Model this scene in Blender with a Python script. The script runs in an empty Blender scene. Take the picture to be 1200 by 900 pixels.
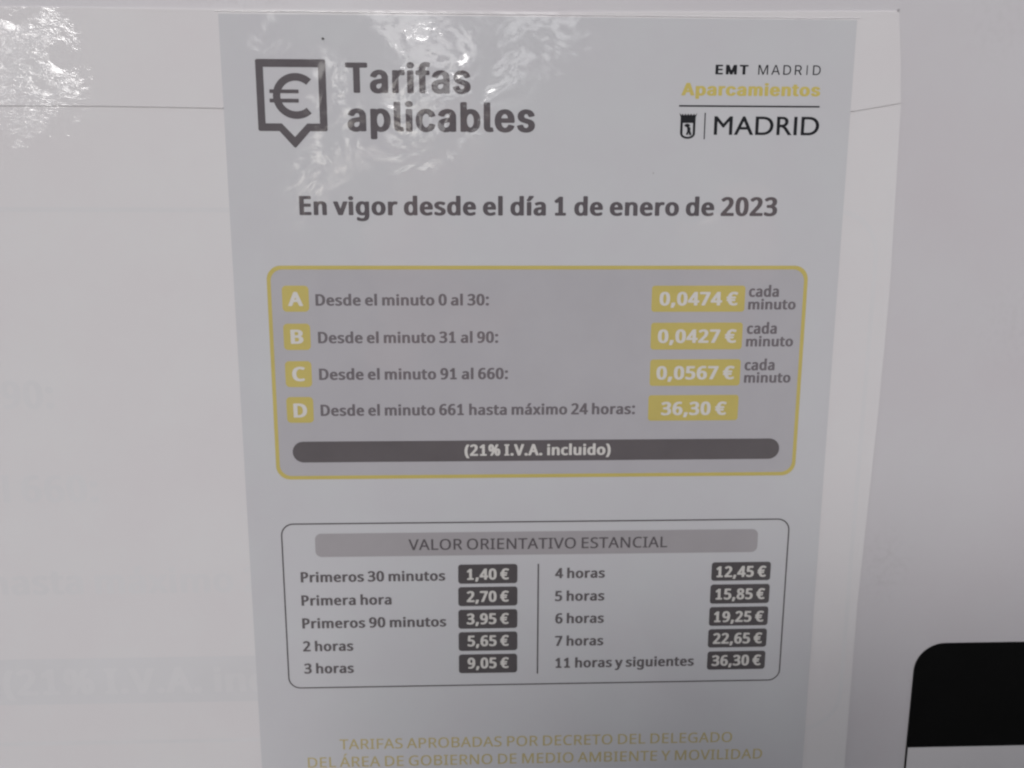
import bpy, bmesh, math, random
from mathutils import Vector, Matrix, noise
from mathutils.geometry import tessellate_polygon

S = bpy.context.scene
COL = S.collection
rad = math.radians

# ------------------------------------------------------------------ measured layout
# millimetres on the wall plane, x to the right, y DOWN, origin = foot of the camera's perpendicular
CAM = {'right': [0.999314, -0.036937, 0.002531], 'up': [0.004766, 0.196125, 0.980567], 'fwd': [0.036715, 0.979883, -0.196167]}
L = {'title': [('Tarifas', 'title', -43.64, -2.31, -36.19, 9.6), ('aplicables', 'title', -43.41, 19.19, -23.89, 9.63)],
 'date': ('En vigor desde el día 1 de enero de 2023', 'heavy', -60.56, 103.19, 3.64, 6.4), 'emt': ('EMT', 'black', 79.47, 90.62, -42.95, 3.11), 'madrid_small': ('MADRID', 'light', 93.95, 115.15, -42.98, 3.12), 'apar': ('Aparcamientos', 'black', 68.29, 115.49, -36.12, 4.07), 'rule': (67.67, -33.03, 115.6, -32.5), 'vline': (76.47, -30.58, 76.87, -21.93), 'crest': (68.15, -30.41, 73.69, -22.04), 'madrid': ('MADRID', 'gill', 79.84, 115.91, -23.41, 6.07), 'badges': [(-67.78, 27.48, -58.6, 36.53), (-67.9, 40.64, -58.59, 49.93), (-67.92, 53.85, -58.69, 63.14), (-68.04, 66.68, -58.61, 76.06)],
 'letters': [('A', 'heavy', -65.81, -60.65, 34.54, 4.88), ('B', 'heavy', -65.47, -61.09, 47.73, 4.99), ('C', 'heavy', -65.51, -61.03, 60.99, 5.07), ('D', 'heavy', -65.65, -60.89, 74.13, 5.09)],
 'rows': [('Desde el minuto 0 al 30:', 'bold', -56.38, 3.58, 34.43, 4.01), ('Desde el minuto 31 al 90:', 'bold', -56.01, 6.8, 47.59, 4.05), ('Desde el minuto 91 al 660:', 'bold', -56.17, 10.25, 60.62, 4.08), ('Desde el minuto 661 hasta máximo 24 horas:', 'bold', -56.14, 55.89, 73.64, 4.13)],
 'pbox': [(60.55, 27.58, 93.57, 36.78), (60.68, 40.6, 93.33, 50.2), (60.8, 53.74, 93.29, 63.34), (60.61, 66.71, 93.19, 76.12)],
 'ptext': [('0,0474 €', 'heavy', 63.34, 91.11, 34.55, 4.75), ('0,0427 €', 'heavy', 63.2, 91.25, 47.83, 4.8), ('0,0567 €', 'heavy', 63.16, 91.19, 61.03, 4.85), ('36,30 €', 'heavy', 65.28, 88.97, 74.09, 4.89)],
 'unit': [[('cada', 'bold', 94.87, 105.56, 31.56, 4.09), ('minuto', 'bold', 94.84, 111.8, 36.01, 3.81)], [('cada', 'bold', 94.85, 105.6, 44.68, 4.12), ('minuto', 'bold', 94.79, 111.73, 49.21, 3.84)], [('cada', 'bold', 94.73, 105.59, 57.83, 4.16), ('minuto', 'bold', 94.79, 111.65, 62.34, 3.87)]],
 'bar': (-66.64, 82.98, 109.15, 90.71), 'iva': ('(21% I.V.A. incluido)', 'bold', -5.33, 47.45, 88.69, 4.22), 'panel1': (-72.75, 20.62, 115.51, 97.02), 'panel2': (-72.28, 113.62, 114.94, 179.2), 'hbar': (-60.07, 117.63, 103.23, 126.69), 'valor': ('VALOR ORIENTATIVO ESTANCIAL', 'reg', -26.15, 69.46, 124.41, 4.2), 'lt': [('Primeros 30 minutos', 'bold', -65.88, -12.82, 136.51, 4.1), ('Primera hora', 'bold', -66.02, -32.82, 145.7, 4.14), ('Primeros 90 minutos', 'bold', -66.1, -12.66, 154.82, 4.15), ('2 horas', 'bold', -66.24, -47.5, 164.06, 4.16), ('3 horas', 'bold', -66.15, -47.6, 173.1, 4.16)],
 'lb': [(-8.06, 130.25, 13.89, 137.84), (-8.11, 139.13, 13.93, 146.76), (-8.16, 148.17, 13.93, 155.82), (-8.15, 157.2, 13.96, 164.86), (-8.13, 166.26, 13.93, 174.0)],
 'lp': [('1,40 €', 'heavy', -4.91, 10.76, 136.31, 4.35), ('2,70 €', 'heavy', -4.98, 10.71, 145.15, 4.36), ('3,95 €', 'heavy', -5.04, 10.72, 154.09, 4.38), ('5,65 €', 'heavy', -4.79, 10.74, 163.01, 4.39), ('9,05 €', 'heavy', -4.85, 10.76, 172.1, 4.43)],
 'divider': (21.35, 130.28, 21.9, 174.63), 'rt': [('4 horas', 'bold', 27.82, 46.48, 136.15, 4.06), ('5 horas', 'bold', 27.92, 46.5, 145.25, 4.11), ('6 horas', 'bold', 28.13, 46.51, 154.25, 4.12), ('7 horas', 'bold', 28.14, 46.52, 163.4, 4.13), ('11 horas y siguientes', 'bold', 28.35, 81.39, 172.45, 4.18)],
 'rb': [(86.46, 130.58, 108.79, 137.95), (86.39, 139.41, 108.88, 147.17), (86.42, 148.48, 108.89, 156.17), (86.4, 157.49, 108.89, 165.06), (86.49, 166.64, 108.83, 174.22)],
 'rp': [('12,45 €', 'heavy', 88.25, 107.14, 136.54, 4.36), ('15,85 €', 'heavy', 88.38, 107.18, 145.51, 4.38), ('19,25 €', 'heavy', 88.22, 107.26, 154.67, 4.39), ('22,65 €', 'heavy', 88.28, 107.18, 163.54, 4.4), ('36,30 €', 'heavy', 88.24, 107.24, 172.65, 4.41)],
 'foot': [('TARIFAS APROBADAS POR DECRETO DEL DELEGADO', 'reg', -54.1, 97.81, 205.05, 4.32), ('DEL ÁREA DE GOBIERNO DE MEDIO AMBIENTE Y MOVILIDAD', 'reg', -66.43, 110.05, 212.54, 4.36)],
 'iconbox': (-72.92, -46.68, -50.01, -23.84), 'icontip': (-60.94, -18.46), 'icont': 2.35, 'iconnotch': (-65.79, -56.03), 'euro': (-60.06, -35.06, 7.58, 7.3), 'eurobars': [(-68.68, -37.14, -59.12, -35.95), (-68.77, -34.22, -59.2, -32.99)],
 'paper': (-83.97, -60.54, 126.32), 'cover_top': [(-169.68, -62.17), (-85.66, -62.1), (22.64, -62.13), (140.47, -63.69)],
 'cover_right': [(140.47, -63.69), (142.42, -48.27), (143.77, -33.08), (144.41, -9.0), (145.33, 29.32), (144.98, 72.72), (143.22, 145.82), (143.48, 218.1), (142.97, 252.62)],
 'strip_edge': [(-173.31, -31.48), (-156.86, -31.45), (-123.74, -31.52), (-84.23, -31.1), (17.21, -30.63), (127.68, -31.45), (143.67, -34.2)],
 'specks': [(-50.51, -53.1, 0.45), (140.15, -63.95, 0.5), (-84.09, -31.1, 0.35), (59.71, -10.69, 0.3)],
 'ghost_text': [('Desde el minuto 31 al 90:', 'bold', -300.34, -148.82, 70.52, 9.98), ('Desde el minuto 91 al 660:', 'bold', -305.39, -136.44, 104.94, 10.1), ('Desde el minuto 661 hasta máximo 24 horas:', 'bold', -310.54, -29.34, 140.25, 10.27)],
 'ghost_iva': ('(21% I.V.A. incluido)', 'bold', -177.94, -39.9, 180.39, 10.49), 'ghost_band': (-325.52, 165.77, 110.79, 184.3), 'ghost_box': (-318.64, 1.16, 140.17, 201.27), 'sign': {'left': (168.1, 194.45), 'top': (193.23, 165.09), 'corner': (181.8, 178.31), 'bottom': (191.1, 209.4)}}
EYE = 1.52          # height of the origin above the pavement, metres
DIST = 0.3126       # camera to wall, metres

# ------------------------------------------------------------------ camera, sky, sun, exposure
cd = bpy.data.cameras.new('camera'); cam = bpy.data.objects.new('camera', cd); COL.objects.link(cam)
R_, U_, F_ = (Vector(CAM[k]) for k in ('right', 'up', 'fwd'))
M = Matrix.Identity(4)
for i in range(3):
    M[i][0], M[i][1], M[i][2] = R_[i], U_[i], -F_[i]
M[0][3], M[1][3], M[2][3] = 0.0, -DIST, EYE
cam.matrix_world = M
cd.sensor_width = 36; cd.lens = 31.5; cd.clip_start = 0.01; cd.clip_end = 500
cd.dof.use_dof = True; cd.dof.focus_distance = 0.300; cd.dof.aperture_fstop = 16
S.camera = cam

SUN_EL, SUN_AZ = 29.0, -13.0      # azimuth measured from straight behind the photographer, + = right
SUN_DIR = Vector((math.sin(rad(SUN_AZ))*math.cos(rad(SUN_EL)), -math.cos(rad(SUN_AZ))*math.cos(rad(SUN_EL)), math.sin(rad(SUN_EL))))
W = bpy.data.worlds.new('World'); S.world = W; W.use_nodes = True
wn = W.node_tree.nodes; wl = W.node_tree.links; wn.clear()
sky = wn.new('ShaderNodeTexSky'); sky.sky_type = 'NISHITA'; sky.sun_disc = False
sky.sun_elevation = rad(SUN_EL)
sky.sun_rotation = math.atan2(SUN_DIR.x, SUN_DIR.y)
sky.air_density = 1.0; sky.dust_density = 1.0
bg = wn.new('ShaderNodeBackground'); bg.inputs[1].default_value = 0.12
wo = wn.new('ShaderNodeOutputWorld')
veil = wn.new('ShaderNodeHueSaturation'); veil.inputs['Saturation'].default_value = .30      # thin white overcast
wl.new(sky.outputs[0], veil.inputs['Color']); wl.new(veil.outputs[0], bg.inputs[0]); wl.new(bg.outputs[0], wo.inputs[0])
ld = bpy.data.lights.new('sun', 'SUN'); ld.energy = 1.5; ld.angle = rad(24); ld.color = (1, .98, .965)
sun = bpy.data.objects.new('sun', ld); COL.objects.link(sun); sun.location = (0, 0, 12)
sun.rotation_euler = (-SUN_DIR).to_track_quat('-Z', 'Y').to_euler()
S.view_settings.view_transform = 'Standard'; S.view_settings.look = 'None'
S.view_settings.exposure = 0.38; S.view_settings.gamma = 1.0; S.view_settings.use_curve_mapping = False
S.render.engine = 'CYCLES'; S.cycles.use_denoising = True; S.cycles.filter_width = 2.3
S.cycles.max_bounces = 6; S.cycles.sample_clamp_indirect = 4

TREES = [
 (-43, 14, 6.0, 3.6, 15000, .34, .0, 'leafy tree at the far left of the row behind the photographer'),
 (-23, 13, 5.4, 3.0, 18000, .34, .0, 'dense shade tree standing left of the gap in the row'),
 (-4, 18, 1.8, 2.6, 9000, .22, .0, 'small bushy tree filling the gap in the row'),
 (14, 14, 6.3, 3.0, 18000, .34, .0, 'dense shade tree standing right of the gap in the row'),
 (30, 14, 6.5, 3.2, 18000, .34, .0, 'leafy shade tree near the right end of the row'),
 (47, 13, 6.5, 3.4, 15000, .34, .0, 'broad shade tree at the right end of the row'),
]
# ------------------------------------------------------------------ helpers
def P3(x, y, out=0.0):
    """layout millimetres -> metres in the world; out = millimetres proud of the wall"""
    return (x*.001, -out*.001, EYE - y*.001)

def tag(o, label=None, cat=None, group=None, kind=None):
    for k, v in (('label', label), ('category', cat), ('group', group), ('kind', kind)):
        if v: o[k] = v
    return o

def mesh_obj(name, verts, faces, mat, parent=None):
    me = bpy.data.meshes.new(name); me.from_pydata(verts, [], faces); me.update()
    o = bpy.data.objects.new(name, me); COL.objects.link(o)
    if mat: me.materials.append(mat)
    if parent: o.parent = parent
    return o

def from_bm(name, bm, mat, parent=None):
    me = bpy.data.meshes.new(name); bm.to_mesh(me); bm.free()
    o = bpy.data.objects.new(name, me); COL.objects.link(o)
    if mat: me.materials.append(mat)
    if parent: o.parent = parent
    return o

def empty(name, loc):
    o = bpy.data.objects.new(name, None); o.empty_display_size = .02; COL.objects.link(o); o.location = loc
    return o

WL = {}                                     # world place of every object built so far
def wloc(o): return WL.get(o.name, Vector(o.location))

def adopt(o, root=None):
    """origin to the middle of the mesh, then parent without moving"""
    me = o.data; n = len(me.vertices)
    lo = Vector([min(v.co[k] for v in me.vertices) for k in range(3)]); hi = Vector([max(v.co[k] for v in me.vertices) for k in range(3)])
    c = (lo+hi)/2; me.transform(Matrix.Translation(-c)); WL[o.name] = c
    if root:
        o.parent = root; o.location = c - wloc(root)
    else: o.location = c
    return o

def rrect(x0, y0, x1, y1, r, n=8):
    """rounded rectangle outline, mm"""
    r = min(r, (x1-x0)/2, (y1-y0)/2); pts = []
    for cx, cy, a0 in ((x1-r, y0+r, -90), (x1-r, y1-r, 0), (x0+r, y1-r, 90), (x0+r, y0+r, 180)):
        for k in range(n+1):
            a = rad(a0 + 90*k/n); pts.append((cx+r*math.cos(a), cy+r*math.sin(a)))
    return pts

def flat(name, loops, out, mat, parent, thick=0.012):
    """ink or film: a filled outline (with holes) standing `out` mm proud of the wall, a hair thick"""
    vs = [[Vector((a, b, 0)) for a, b in lp] for lp in loops]
    flatv = [v for lp in vs for v in lp]
    tris = tessellate_polygon(vs)
    verts = [P3(v.x, v.y, out) for v in flatv]
    faces = []
    for t in tris:
        a, b, c = (flatv[i] for i in t)
        cr = (b.x-a.x)*(c.y-a.y)-(b.y-a.y)*(c.x-a.x)
        if abs(cr) < 1e-9: continue
        faces.append(t if cr < 0 else t[::-1])
    faces = [f[::-1] for f in faces]
    n = len(verts)
    verts += [P3(v.x, v.y, out-thick) for v in flatv]
    i = 0
    for lp in vs:
        k = len(lp)
        for j in range(k):
            faces.append((i+j, i+(j+1) % k, n+i+(j+1) % k, n+i+j))
        i += k
    o = mesh_obj(name, verts, faces, mat)
    return adopt(o, parent)

def slab(name, loop, o0, o1, mat, parent=None):
    """closed slab from o0 to o1 mm proud of the wall"""
    bm = bmesh.new()
    f = bm.faces.new([bm.verts.new(P3(a, b, o1)) for a, b in loop])
    r = bmesh.ops.extrude_face_region(bm, geom=[f])
    bmesh.ops.translate(bm, verts=[v for v in r['geom'] if isinstance(v, bmesh.types.BMVert)], vec=(0, (o1-o0)*.001, 0))
    bmesh.ops.recalc_face_normals(bm, faces=bm.faces)
    o = from_bm(name, bm, mat)
    return adopt(o, parent)

# ------------------------------------------------------------------ lettering (outlines traced for this sign's alphabets)
GLYPHS = {}
for ln in '''heavy SP 319 
heavy , 454 31,-149,24,-128,95,197,131,214,181,219,318,217,370,197,384,173,366,110,310,-41,256,-152,206,-168,106,-169,56,-162
heavy 0 867 283,994,367,1011,467,1013,548,1002,629,973,683,938,737,883,775,820,805,740,828,614,833,479,824,344,800,233,766,154,719,91,661,43,579,7,492,-10,404,-12,317,0,254,20,198,51,145,99,101,162,68,241,42,360,34,503,42,645,66,764,98,843,143,907,204,959;429,849,404,840,379,820,339,748,317,645,309,503,317,360,338,257,376,186,402,162,429,152,454,157,482,178,524,249,549,360,557,503,548,645,525,748,485,820,455,843
heavy 1 907 780,17,721,0,208,0,160,9,137,25,134,128,144,143,193,159,321,161,332,167,332,682,332,690,321,696,292,674,258,662,182,666,155,682,91,761,90,777,375,991,421,1000,546,999,580,991,603,975,605,167,621,160,733,159,780,143,790,128,790,40
heavy 2 867 43,17,32,33,34,136,438,540,492,627,507,674,512,722,508,761,494,801,474,825,440,845,403,847,367,841,315,817,240,769,203,760,165,760,115,778,49,856,47,880,111,928,186,967,265,994,353,1010,453,1012,540,1002,615,979,682,944,740,888,780,809,790,714,767,611,725,532,665,454,380,175,753,172,803,163,828,143,827,25,803,8,753,0,103,0
heavy 3 867 34,59,28,75,28,178,50,202,86,211,124,211,299,158,374,151,436,156,475,170,512,202,535,249,542,305,526,368,507,392,474,413,399,430,224,435,190,447,177,463,176,566,188,582,236,597,399,602,449,620,480,645,504,685,514,732,509,780,487,820,468,835,436,848,374,846,311,827,224,780,149,772,99,793,36,875,36,891,99,935,186,975,261,997,349,1010,461,1012,549,1001,629,978,688,946,733,907,762,867,783,820,792,772,789,701,765,629,721,574,651,526,718,495,758,463,790,423,814,368,822,305,817,241,799,180,770,130,724,82,649,37,574,10,474,-8,349,-13,224,-3,123,19
heavy 4 867 704,997,727,983,732,967,732,389,741,383,841,375,862,365,873,349,873,246,865,231,829,215,732,207,729,24,704,8,654,0,522,1,471,17,460,33,460,207,454,211,66,212,29,218,3,231,-4,246,-3,349,457,983,479,997,516,1005,666,1005;304,386,441,382,460,389,460,587,454,597
heavy 5 867 740,986,754,970,755,867,751,851,736,840,686,829,370,827,352,645,361,638,511,634,602,614,690,574,763,511,807,431,823,328,805,218,764,138,712,83,651,43,573,12,486,-6,361,-13,248,-4,148,18,69,51,53,67,53,178,71,202,111,212,148,213,298,162,361,153,423,155,467,170,507,202,534,249,544,305,541,360,525,408,500,439,463,463,373,475,236,457,186,458,148,471,78,519,117,978,146,994,186,1000,686,1000
heavy 6 867 749,986,762,962,761,867,750,852,687,836,600,850,537,851,462,830,423,804,387,764,357,709,335,637,462,651,575,642,668,614,751,558,807,479,833,384,831,265,798,162,760,107,709,59,650,25,575,0,487,-12,400,-11,312,5,237,35,169,83,120,138,74,225,51,313,42,431,51,574,76,693,115,788,156,851,210,907,282,954,360,986,462,1007,562,1013,675,1006;450,151,500,170,535,210,555,265,562,336,556,392,532,447,500,481,450,494,400,480,358,447,327,400,319,352,329,281,358,218,402,170
heavy 7 867 172,11,155,25,153,40,530,825,97,828,60,835,28,856,30,975,60,994,110,1000,760,1000,797,995,823,983,833,967,833,872,437,25,414,9,372,0,222,0
heavy 8 867 143,59,96,99,67,138,43,194,34,249,38,321,65,392,116,455,205,519,208,526,124,598,96,637,75,685,66,732,67,788,75,827,97,875,139,923,197,962,267,990,354,1008,454,1013,542,1004,617,986,686,954,738,915,778,859,798,796,800,732,787,677,760,629,716,582,643,526,748,455,785,416,814,368,828,321,832,257,823,202,800,146,755,91,692,44,617,12,529,-7,429,-13,317,-4,223,19;417,426,355,384,324,344,308,297,309,241,329,194,362,162,404,148,467,149,512,170,540,202,556,241,557,297,543,336,517,368,473,400;442,624,483,653,510,685,524,725,526,764,516,804,492,834,454,851,417,852,379,837,353,812,340,780,339,732,347,701,368,669,408,637
heavy 9 867 118,16,106,35,106,130,113,146,143,160,180,165,280,149,330,149,408,170,453,202,487,241,517,297,536,360,530,365,393,349,280,360,190,392,114,447,61,526,37,622,41,740,56,796,77,843,117,899,172,946,231,978,305,1001,393,1012,480,1010,568,992,639,962,705,915,763,843,803,756,823,669,829,550,818,408,792,297,751,202,706,138,648,83,584,43,502,12,405,-7,305,-13,193,-5;418,849,370,827,335,788,315,732,309,669,316,606,339,550,370,519,418,506,468,519,511,550,543,598,552,645,540,725,510,788,462,835
heavy A 958 -30,25,-31,40,350,980,375,996,412,1004,550,1003,595,991,611,975,988,40,987,25,962,8,912,0,775,0,718,17,604,286,587,289,349,286,244,25,221,9,175,0,37,0,-7,9;475,609,420,468,425,461,525,460,537,468,487,596
heavy B 973 109,983,169,1000,494,999,607,990,686,975,758,951,815,920,856,880,876,848,895,793,900,730,893,674,875,627,848,587,774,532,777,524,857,478,900,429,926,365,933,294,925,231,906,175,876,128,835,88,786,56,732,33,669,15,582,2,169,0,124,9,102,25,99,967;379,437,379,167,544,170,582,181,606,199,633,239,646,294,641,349,618,397,587,421,544,434;382,831,377,825,381,603,532,606,584,627,606,658,617,706,613,761,591,801,568,817,519,829
heavy C 949 933,938,939,923,889,820,858,798,783,794,659,835,595,843,533,835,464,804,413,756,370,687,347,614,336,526,340,423,357,344,393,265,441,210,508,171,570,158,670,163,808,193,874,186,901,162,901,59,895,46,833,19,733,-3,633,-12,520,-11,433,-1,352,19,270,56,208,99,147,162,100,241,68,336,51,463,55,582,74,677,109,764,162,843,229,907,295,949,395,988,495,1007,620,1013,733,1002,845,976
heavy D 1082 109,17,99,33,102,975,124,991,169,1000,482,1000,607,991,682,975,757,950,819,920,895,864,956,793,997,714,1023,619,1032,516,1028,429,1007,326,969,239,910,159,846,104,782,67,707,37,619,15,494,1,182,0,144,3;382,169,507,173,557,185,608,207,652,239,692,286,733,381,745,460,746,540,736,619,715,682,688,730,653,769,607,801,557,820,469,832,382,831,377,825,377,175
heavy E 845 786,17,757,4,719,0,182,0,132,6,102,25,99,967,109,983,169,1000,719,1000,769,992,794,975,797,864,789,848,769,838,719,830,394,830,377,825,377,611,382,607,707,605,751,595,772,571,772,468,761,452,744,444,694,436,382,436,377,429,377,175,394,170,719,170,769,162,789,151,797,136,797,33
heavy a 852 768,19,712,1,612,0,562,7,537,21,425,-8,300,-12,237,-3,175,14,130,35,88,67,61,99,42,138,30,218,43,289,87,352,156,400,237,429,350,450,502,463,488,542,475,561,450,575,375,571,250,530,200,530,162,541,146,558,110,637,114,653,175,684,262,711,350,728,437,733,525,728,608,709,675,680,719,645,758,582,774,511,775,35;501,313,400,308,362,299,337,283,318,257,310,225,312,186,324,162,350,144,387,143,423,154,459,178,493,233
heavy d 926 829,1018,843,994,842,27,824,12,787,1,650,1,600,18,512,-5,412,-13,287,4,237,21,179,51,132,91,90,146,62,210,47,281,42,360,53,471,75,542,106,598,181,669,287,717,362,731,425,735,567,717,572,1010,600,1026,637,1032,775,1032;437,576,391,558,354,511,329,439,321,360,329,273,355,202,388,162,437,144,495,154,537,194,563,265,569,344,563,439,537,519,500,561,475,572
heavy e 856 781,51,725,26,625,0,537,-11,437,-12,362,-4,275,18,212,46,157,83,111,130,76,186,54,249,42,328,44,408,57,479,86,550,123,606,173,653,240,693,325,721,412,734,500,732,575,718,661,685,719,645,773,582,805,511,819,423,820,336,812,325,787,312,750,306,324,305,337,249,363,202,396,170,437,151,487,147,550,152,700,191,737,189,772,178,787,154,787,67;331,463,350,458,536,463,524,511,500,549,464,574,437,578,400,566,371,542,349,511
heavy g 926 836,701,843,685,842,-4,825,-107,784,-186,738,-233,675,-271,600,-296,512,-310,400,-313,287,-303,182,-281,106,-249,99,-233,99,-130,120,-107,162,-97,200,-98,350,-143,425,-151,475,-147,512,-126,543,-91,560,-51,568,-4,562,6,500,-7,412,-13,286,4,237,21,180,52,107,123,61,218,47,281,42,361,46,432,62,503,110,598,153,646,209,685,275,713,362,732,475,732,600,702,650,720,775,721,812,714;437,143,500,155,535,186,562,250,570,337,564,440,538,519,500,559,437,575,393,559,353,511,330,448,321,361,329,274,351,210,388,163,412,148
heavy i 441 118,716,293,720,331,713,358,690,358,33,347,17,318,4,143,1,106,10,83,33,83,690,96,706;74,872,76,920,98,959,134,983,193,998,268,995,318,978,356,944,368,904,365,856,341,817,305,793,243,778,181,780,121,801,87,833
heavy l 441 128,1029,303,1030,340,1019,358,999,358,33,340,13,303,1,140,1,103,11,83,33,82,999,93,1015
heavy n 930 850,25,815,5,765,0,628,2,603,9,581,25,575,492,563,532,546,555,522,571,490,575,440,567,409,547,383,508,369,468,359,397,355,25,332,9,290,0,140,1,93,17,83,33,87,698,113,714,153,721,278,720,328,701,440,730,553,733,678,710,728,690,777,658,826,595,849,516
heavy o 912 75,534,121,606,173,653,237,691,313,717,400,732,500,733,587,720,668,693,737,653,782,614,823,558,852,495,869,416,871,336,862,265,839,194,800,127,749,75,685,35,612,8,525,-9,425,-12,337,-1,248,27,187,61,134,107,92,162,63,225,46,297,42,384,52,463;462,144,516,162,559,210,584,281,592,376,579,463,550,524,501,566,450,575,395,558,354,511,328,439,322,344,335,257,365,194,410,154
heavy r 651 658,706,663,690,642,579,590,561,490,568,465,561,411,524,375,468,358,397,355,25,332,9,290,0,140,1,93,17,83,33,87,698,115,715,165,721,278,720,340,700,415,726,490,735,603,726
heavy s 741 43,51,38,162,65,186,107,194,144,192,269,151,357,142,415,154,436,178,441,202,433,233,406,257,155,360,104,392,69,426,42,479,37,542,49,590,88,645,144,683,207,709,270,725,357,734,444,733,532,721,632,695,691,669,698,653,657,566,623,542,557,538,432,573,369,578,324,566,307,534,311,511,334,487,590,384,642,352,682,313,708,257,712,194,698,138,660,83,607,43,544,16,459,-4,382,-12,282,-11,194,-1,107,21
heavy v 780 -29,698,-3,714,37,721,187,720,238,706,251,690,387,350,537,702,587,720,737,721,783,714,809,698,812,682,525,17,475,1,312,0,268,9,246,25,-32,682
heavy í 441 116,715,153,721,303,719,341,708,358,690,358,33,347,17,328,7,291,0,141,1,103,11,83,33,83,690,96,706;497,1015,496,983,461,936,366,833,291,765,241,751,141,751,92,761,72,777,72,809,142,912,202,1015,216,1027,266,1040,428,1040,476,1031
heavy € 867 844,47,720,4,606,-12,481,-8,369,18,273,67,205,130,154,210,110,321,44,324,2,344,0,447,31,467,94,478,95,503,31,516,1,534,1,637,31,655,106,662,113,669,140,756,187,843,235,899,298,946,362,978,431,998,519,1010,594,1011,681,1002,756,985,836,954,881,923,878,907,832,820,806,799,731,792,606,837,569,844,531,840,499,827,467,804,435,764,410,717,393,669,406,662,644,661,703,645,714,622,714,542,704,526,644,510,394,510,372,503,372,479,381,474,606,473,665,455,673,439,673,352,660,336,606,322,394,321,408,281,435,233,462,202,494,177,531,161,619,160,756,197,794,197,834,186,853,162,852,59
bold SP 315 
bold % 1221 103,938,167,985,262,1011,362,1009,450,984,500,951,546,890,575,811,587,700,600,704,767,985,812,999,937,1000,975,995,1000,983,1007,962,818,636,825,631,950,636,1025,619,1093,581,1145,517,1179,414,1187,279,1167,160,1148,113,1117,65,1055,17,962,-9,862,-10,766,17,720,49,673,113,647,184,634,287,625,302,457,17,425,3,387,0,263,2,220,17,213,25,215,41,404,367,275,363,188,382,123,422,74,486,41,589,34,724,53,843,71,890;912,469,900,455,890,422,881,311,890,208,900,171,912,156,933,224,939,311,932,406;312,845,300,830,290,795,281,692,291,581,300,547,312,531,333,597,339,692,333,779
bold ( 492 455,-200,412,-207,287,-207,250,-200,226,-185,150,-84,100,9,61,109,33,236,22,339,24,466,37,577,62,680,109,799,163,894,230,982,275,999,425,999,465,990,483,974,481,958,398,831,340,696,303,545,292,426,297,291,320,164,347,77,388,-18,482,-169,480,-185
bold ) 492 36,-200,12,-185,10,-169,104,-18,168,149,195,291,200,418,184,569,145,712,94,831,11,958,8,974,27,990,61,999,224,998,262,982,330,894,384,799,430,680,454,577,468,466,470,339,459,236,430,109,391,6,334,-97,266,-185,240,-200,211,-206,74,-207
bold . 448 69,68,66,123,84,171,119,199,169,217,244,222,306,209,357,179,379,139,382,84,365,36,331,7,281,-12,206,-18,138,-4,89,28
bold 0 865 575,6,487,-11,387,-11,312,1,237,28,180,65,128,121,90,184,61,263,41,367,33,501,41,644,66,763,98,843,141,906,200,956,287,995,362,1010,462,1013,549,1001,625,974,682,938,736,882,774,819,803,739,827,612,832,478,822,343,797,232,763,152,716,89,656,41;437,149,467,160,493,184,531,255,556,382,561,533,550,668,525,763,504,803,475,835,450,849,425,852,398,843,371,819,332,747,307,620,302,470,313,335,341,232,385,168,412,152
bold 1 905 774,15,717,0,217,0,167,7,141,23,138,126,149,142,192,156,330,157,335,165,335,705,330,710,281,673,256,665,217,662,180,669,155,685,93,760,89,776,374,990,417,1000,542,999,580,990,600,975,601,165,605,157,730,156,776,142,786,126,786,31
bold 2 865 44,15,32,31,33,134,441,538,496,626,511,673,516,721,513,760,500,800,472,832,441,848,398,850,361,843,303,816,236,772,173,762,136,769,111,784,45,864,45,879,109,927,183,967,261,993,348,1010,448,1012,536,1002,611,981,682,943,739,887,778,808,787,713,764,610,727,538,666,459,373,173,386,169,761,168,798,162,827,142,825,23,798,6,748,0,98,0
bold 3 865 34,57,28,73,28,176,36,192,50,200,119,208,294,155,369,148,433,152,479,168,516,200,540,248,546,303,541,343,527,374,504,398,477,414,394,432,232,435,194,446,178,462,177,565,188,581,232,595,407,602,453,620,483,644,508,684,519,731,514,779,494,819,444,849,382,851,317,835,208,779,144,775,98,795,37,874,35,890,88,930,182,974,257,997,344,1010,457,1012,544,1002,629,977,688,946,732,906,761,866,779,827,789,779,787,700,761,628,716,573,649,525,717,493,757,462,788,422,812,367,821,303,815,240,799,184,767,128,719,80,640,33,557,6,469,-8,344,-13,219,-3,119,20
bold 4 865 711,994,729,975,729,388,736,380,836,375,862,364,872,348,872,245,862,229,824,215,736,212,729,205,726,23,700,7,661,0,524,1,476,15,464,31,461,211,61,213,4,229,-5,245,-4,348,459,983,484,998,524,1005,661,1005;299,380,461,380,461,615,294,388
bold 5 865 741,985,752,969,752,866,746,850,731,841,681,831,361,827,345,644,351,636,506,633,600,612,688,573,762,509,806,430,821,327,803,216,761,136,717,89,645,41,569,11,481,-7,356,-13,244,-3,131,23,59,57,52,73,52,176,59,192,71,200,106,209,144,210,244,172,306,156,381,149,431,154,481,174,517,208,538,248,549,303,546,359,534,398,506,438,472,462,431,473,369,477,219,458,181,460,152,470,79,517,116,977,141,993,181,1000,681,1000
bold 6 865 620,14,520,-9,420,-12,333,0,245,31,180,73,121,136,81,208,56,287,42,406,49,557,71,676,110,779,162,858,230,922,315,969,408,998,533,1013,645,1010,733,994,749,985,759,969,759,874,753,858,720,843,683,839,595,854,533,853,458,832,415,803,379,763,349,708,327,636,333,632,420,647,495,649,570,642,633,626,683,605,733,571,777,525,806,478,827,414,835,335,829,263,810,192,781,136,742,89,693,49;445,148,492,160,529,192,554,240,566,311,564,374,543,438,508,478,458,495,408,487,357,454,323,406,312,359,323,279,352,216,396,168
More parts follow.
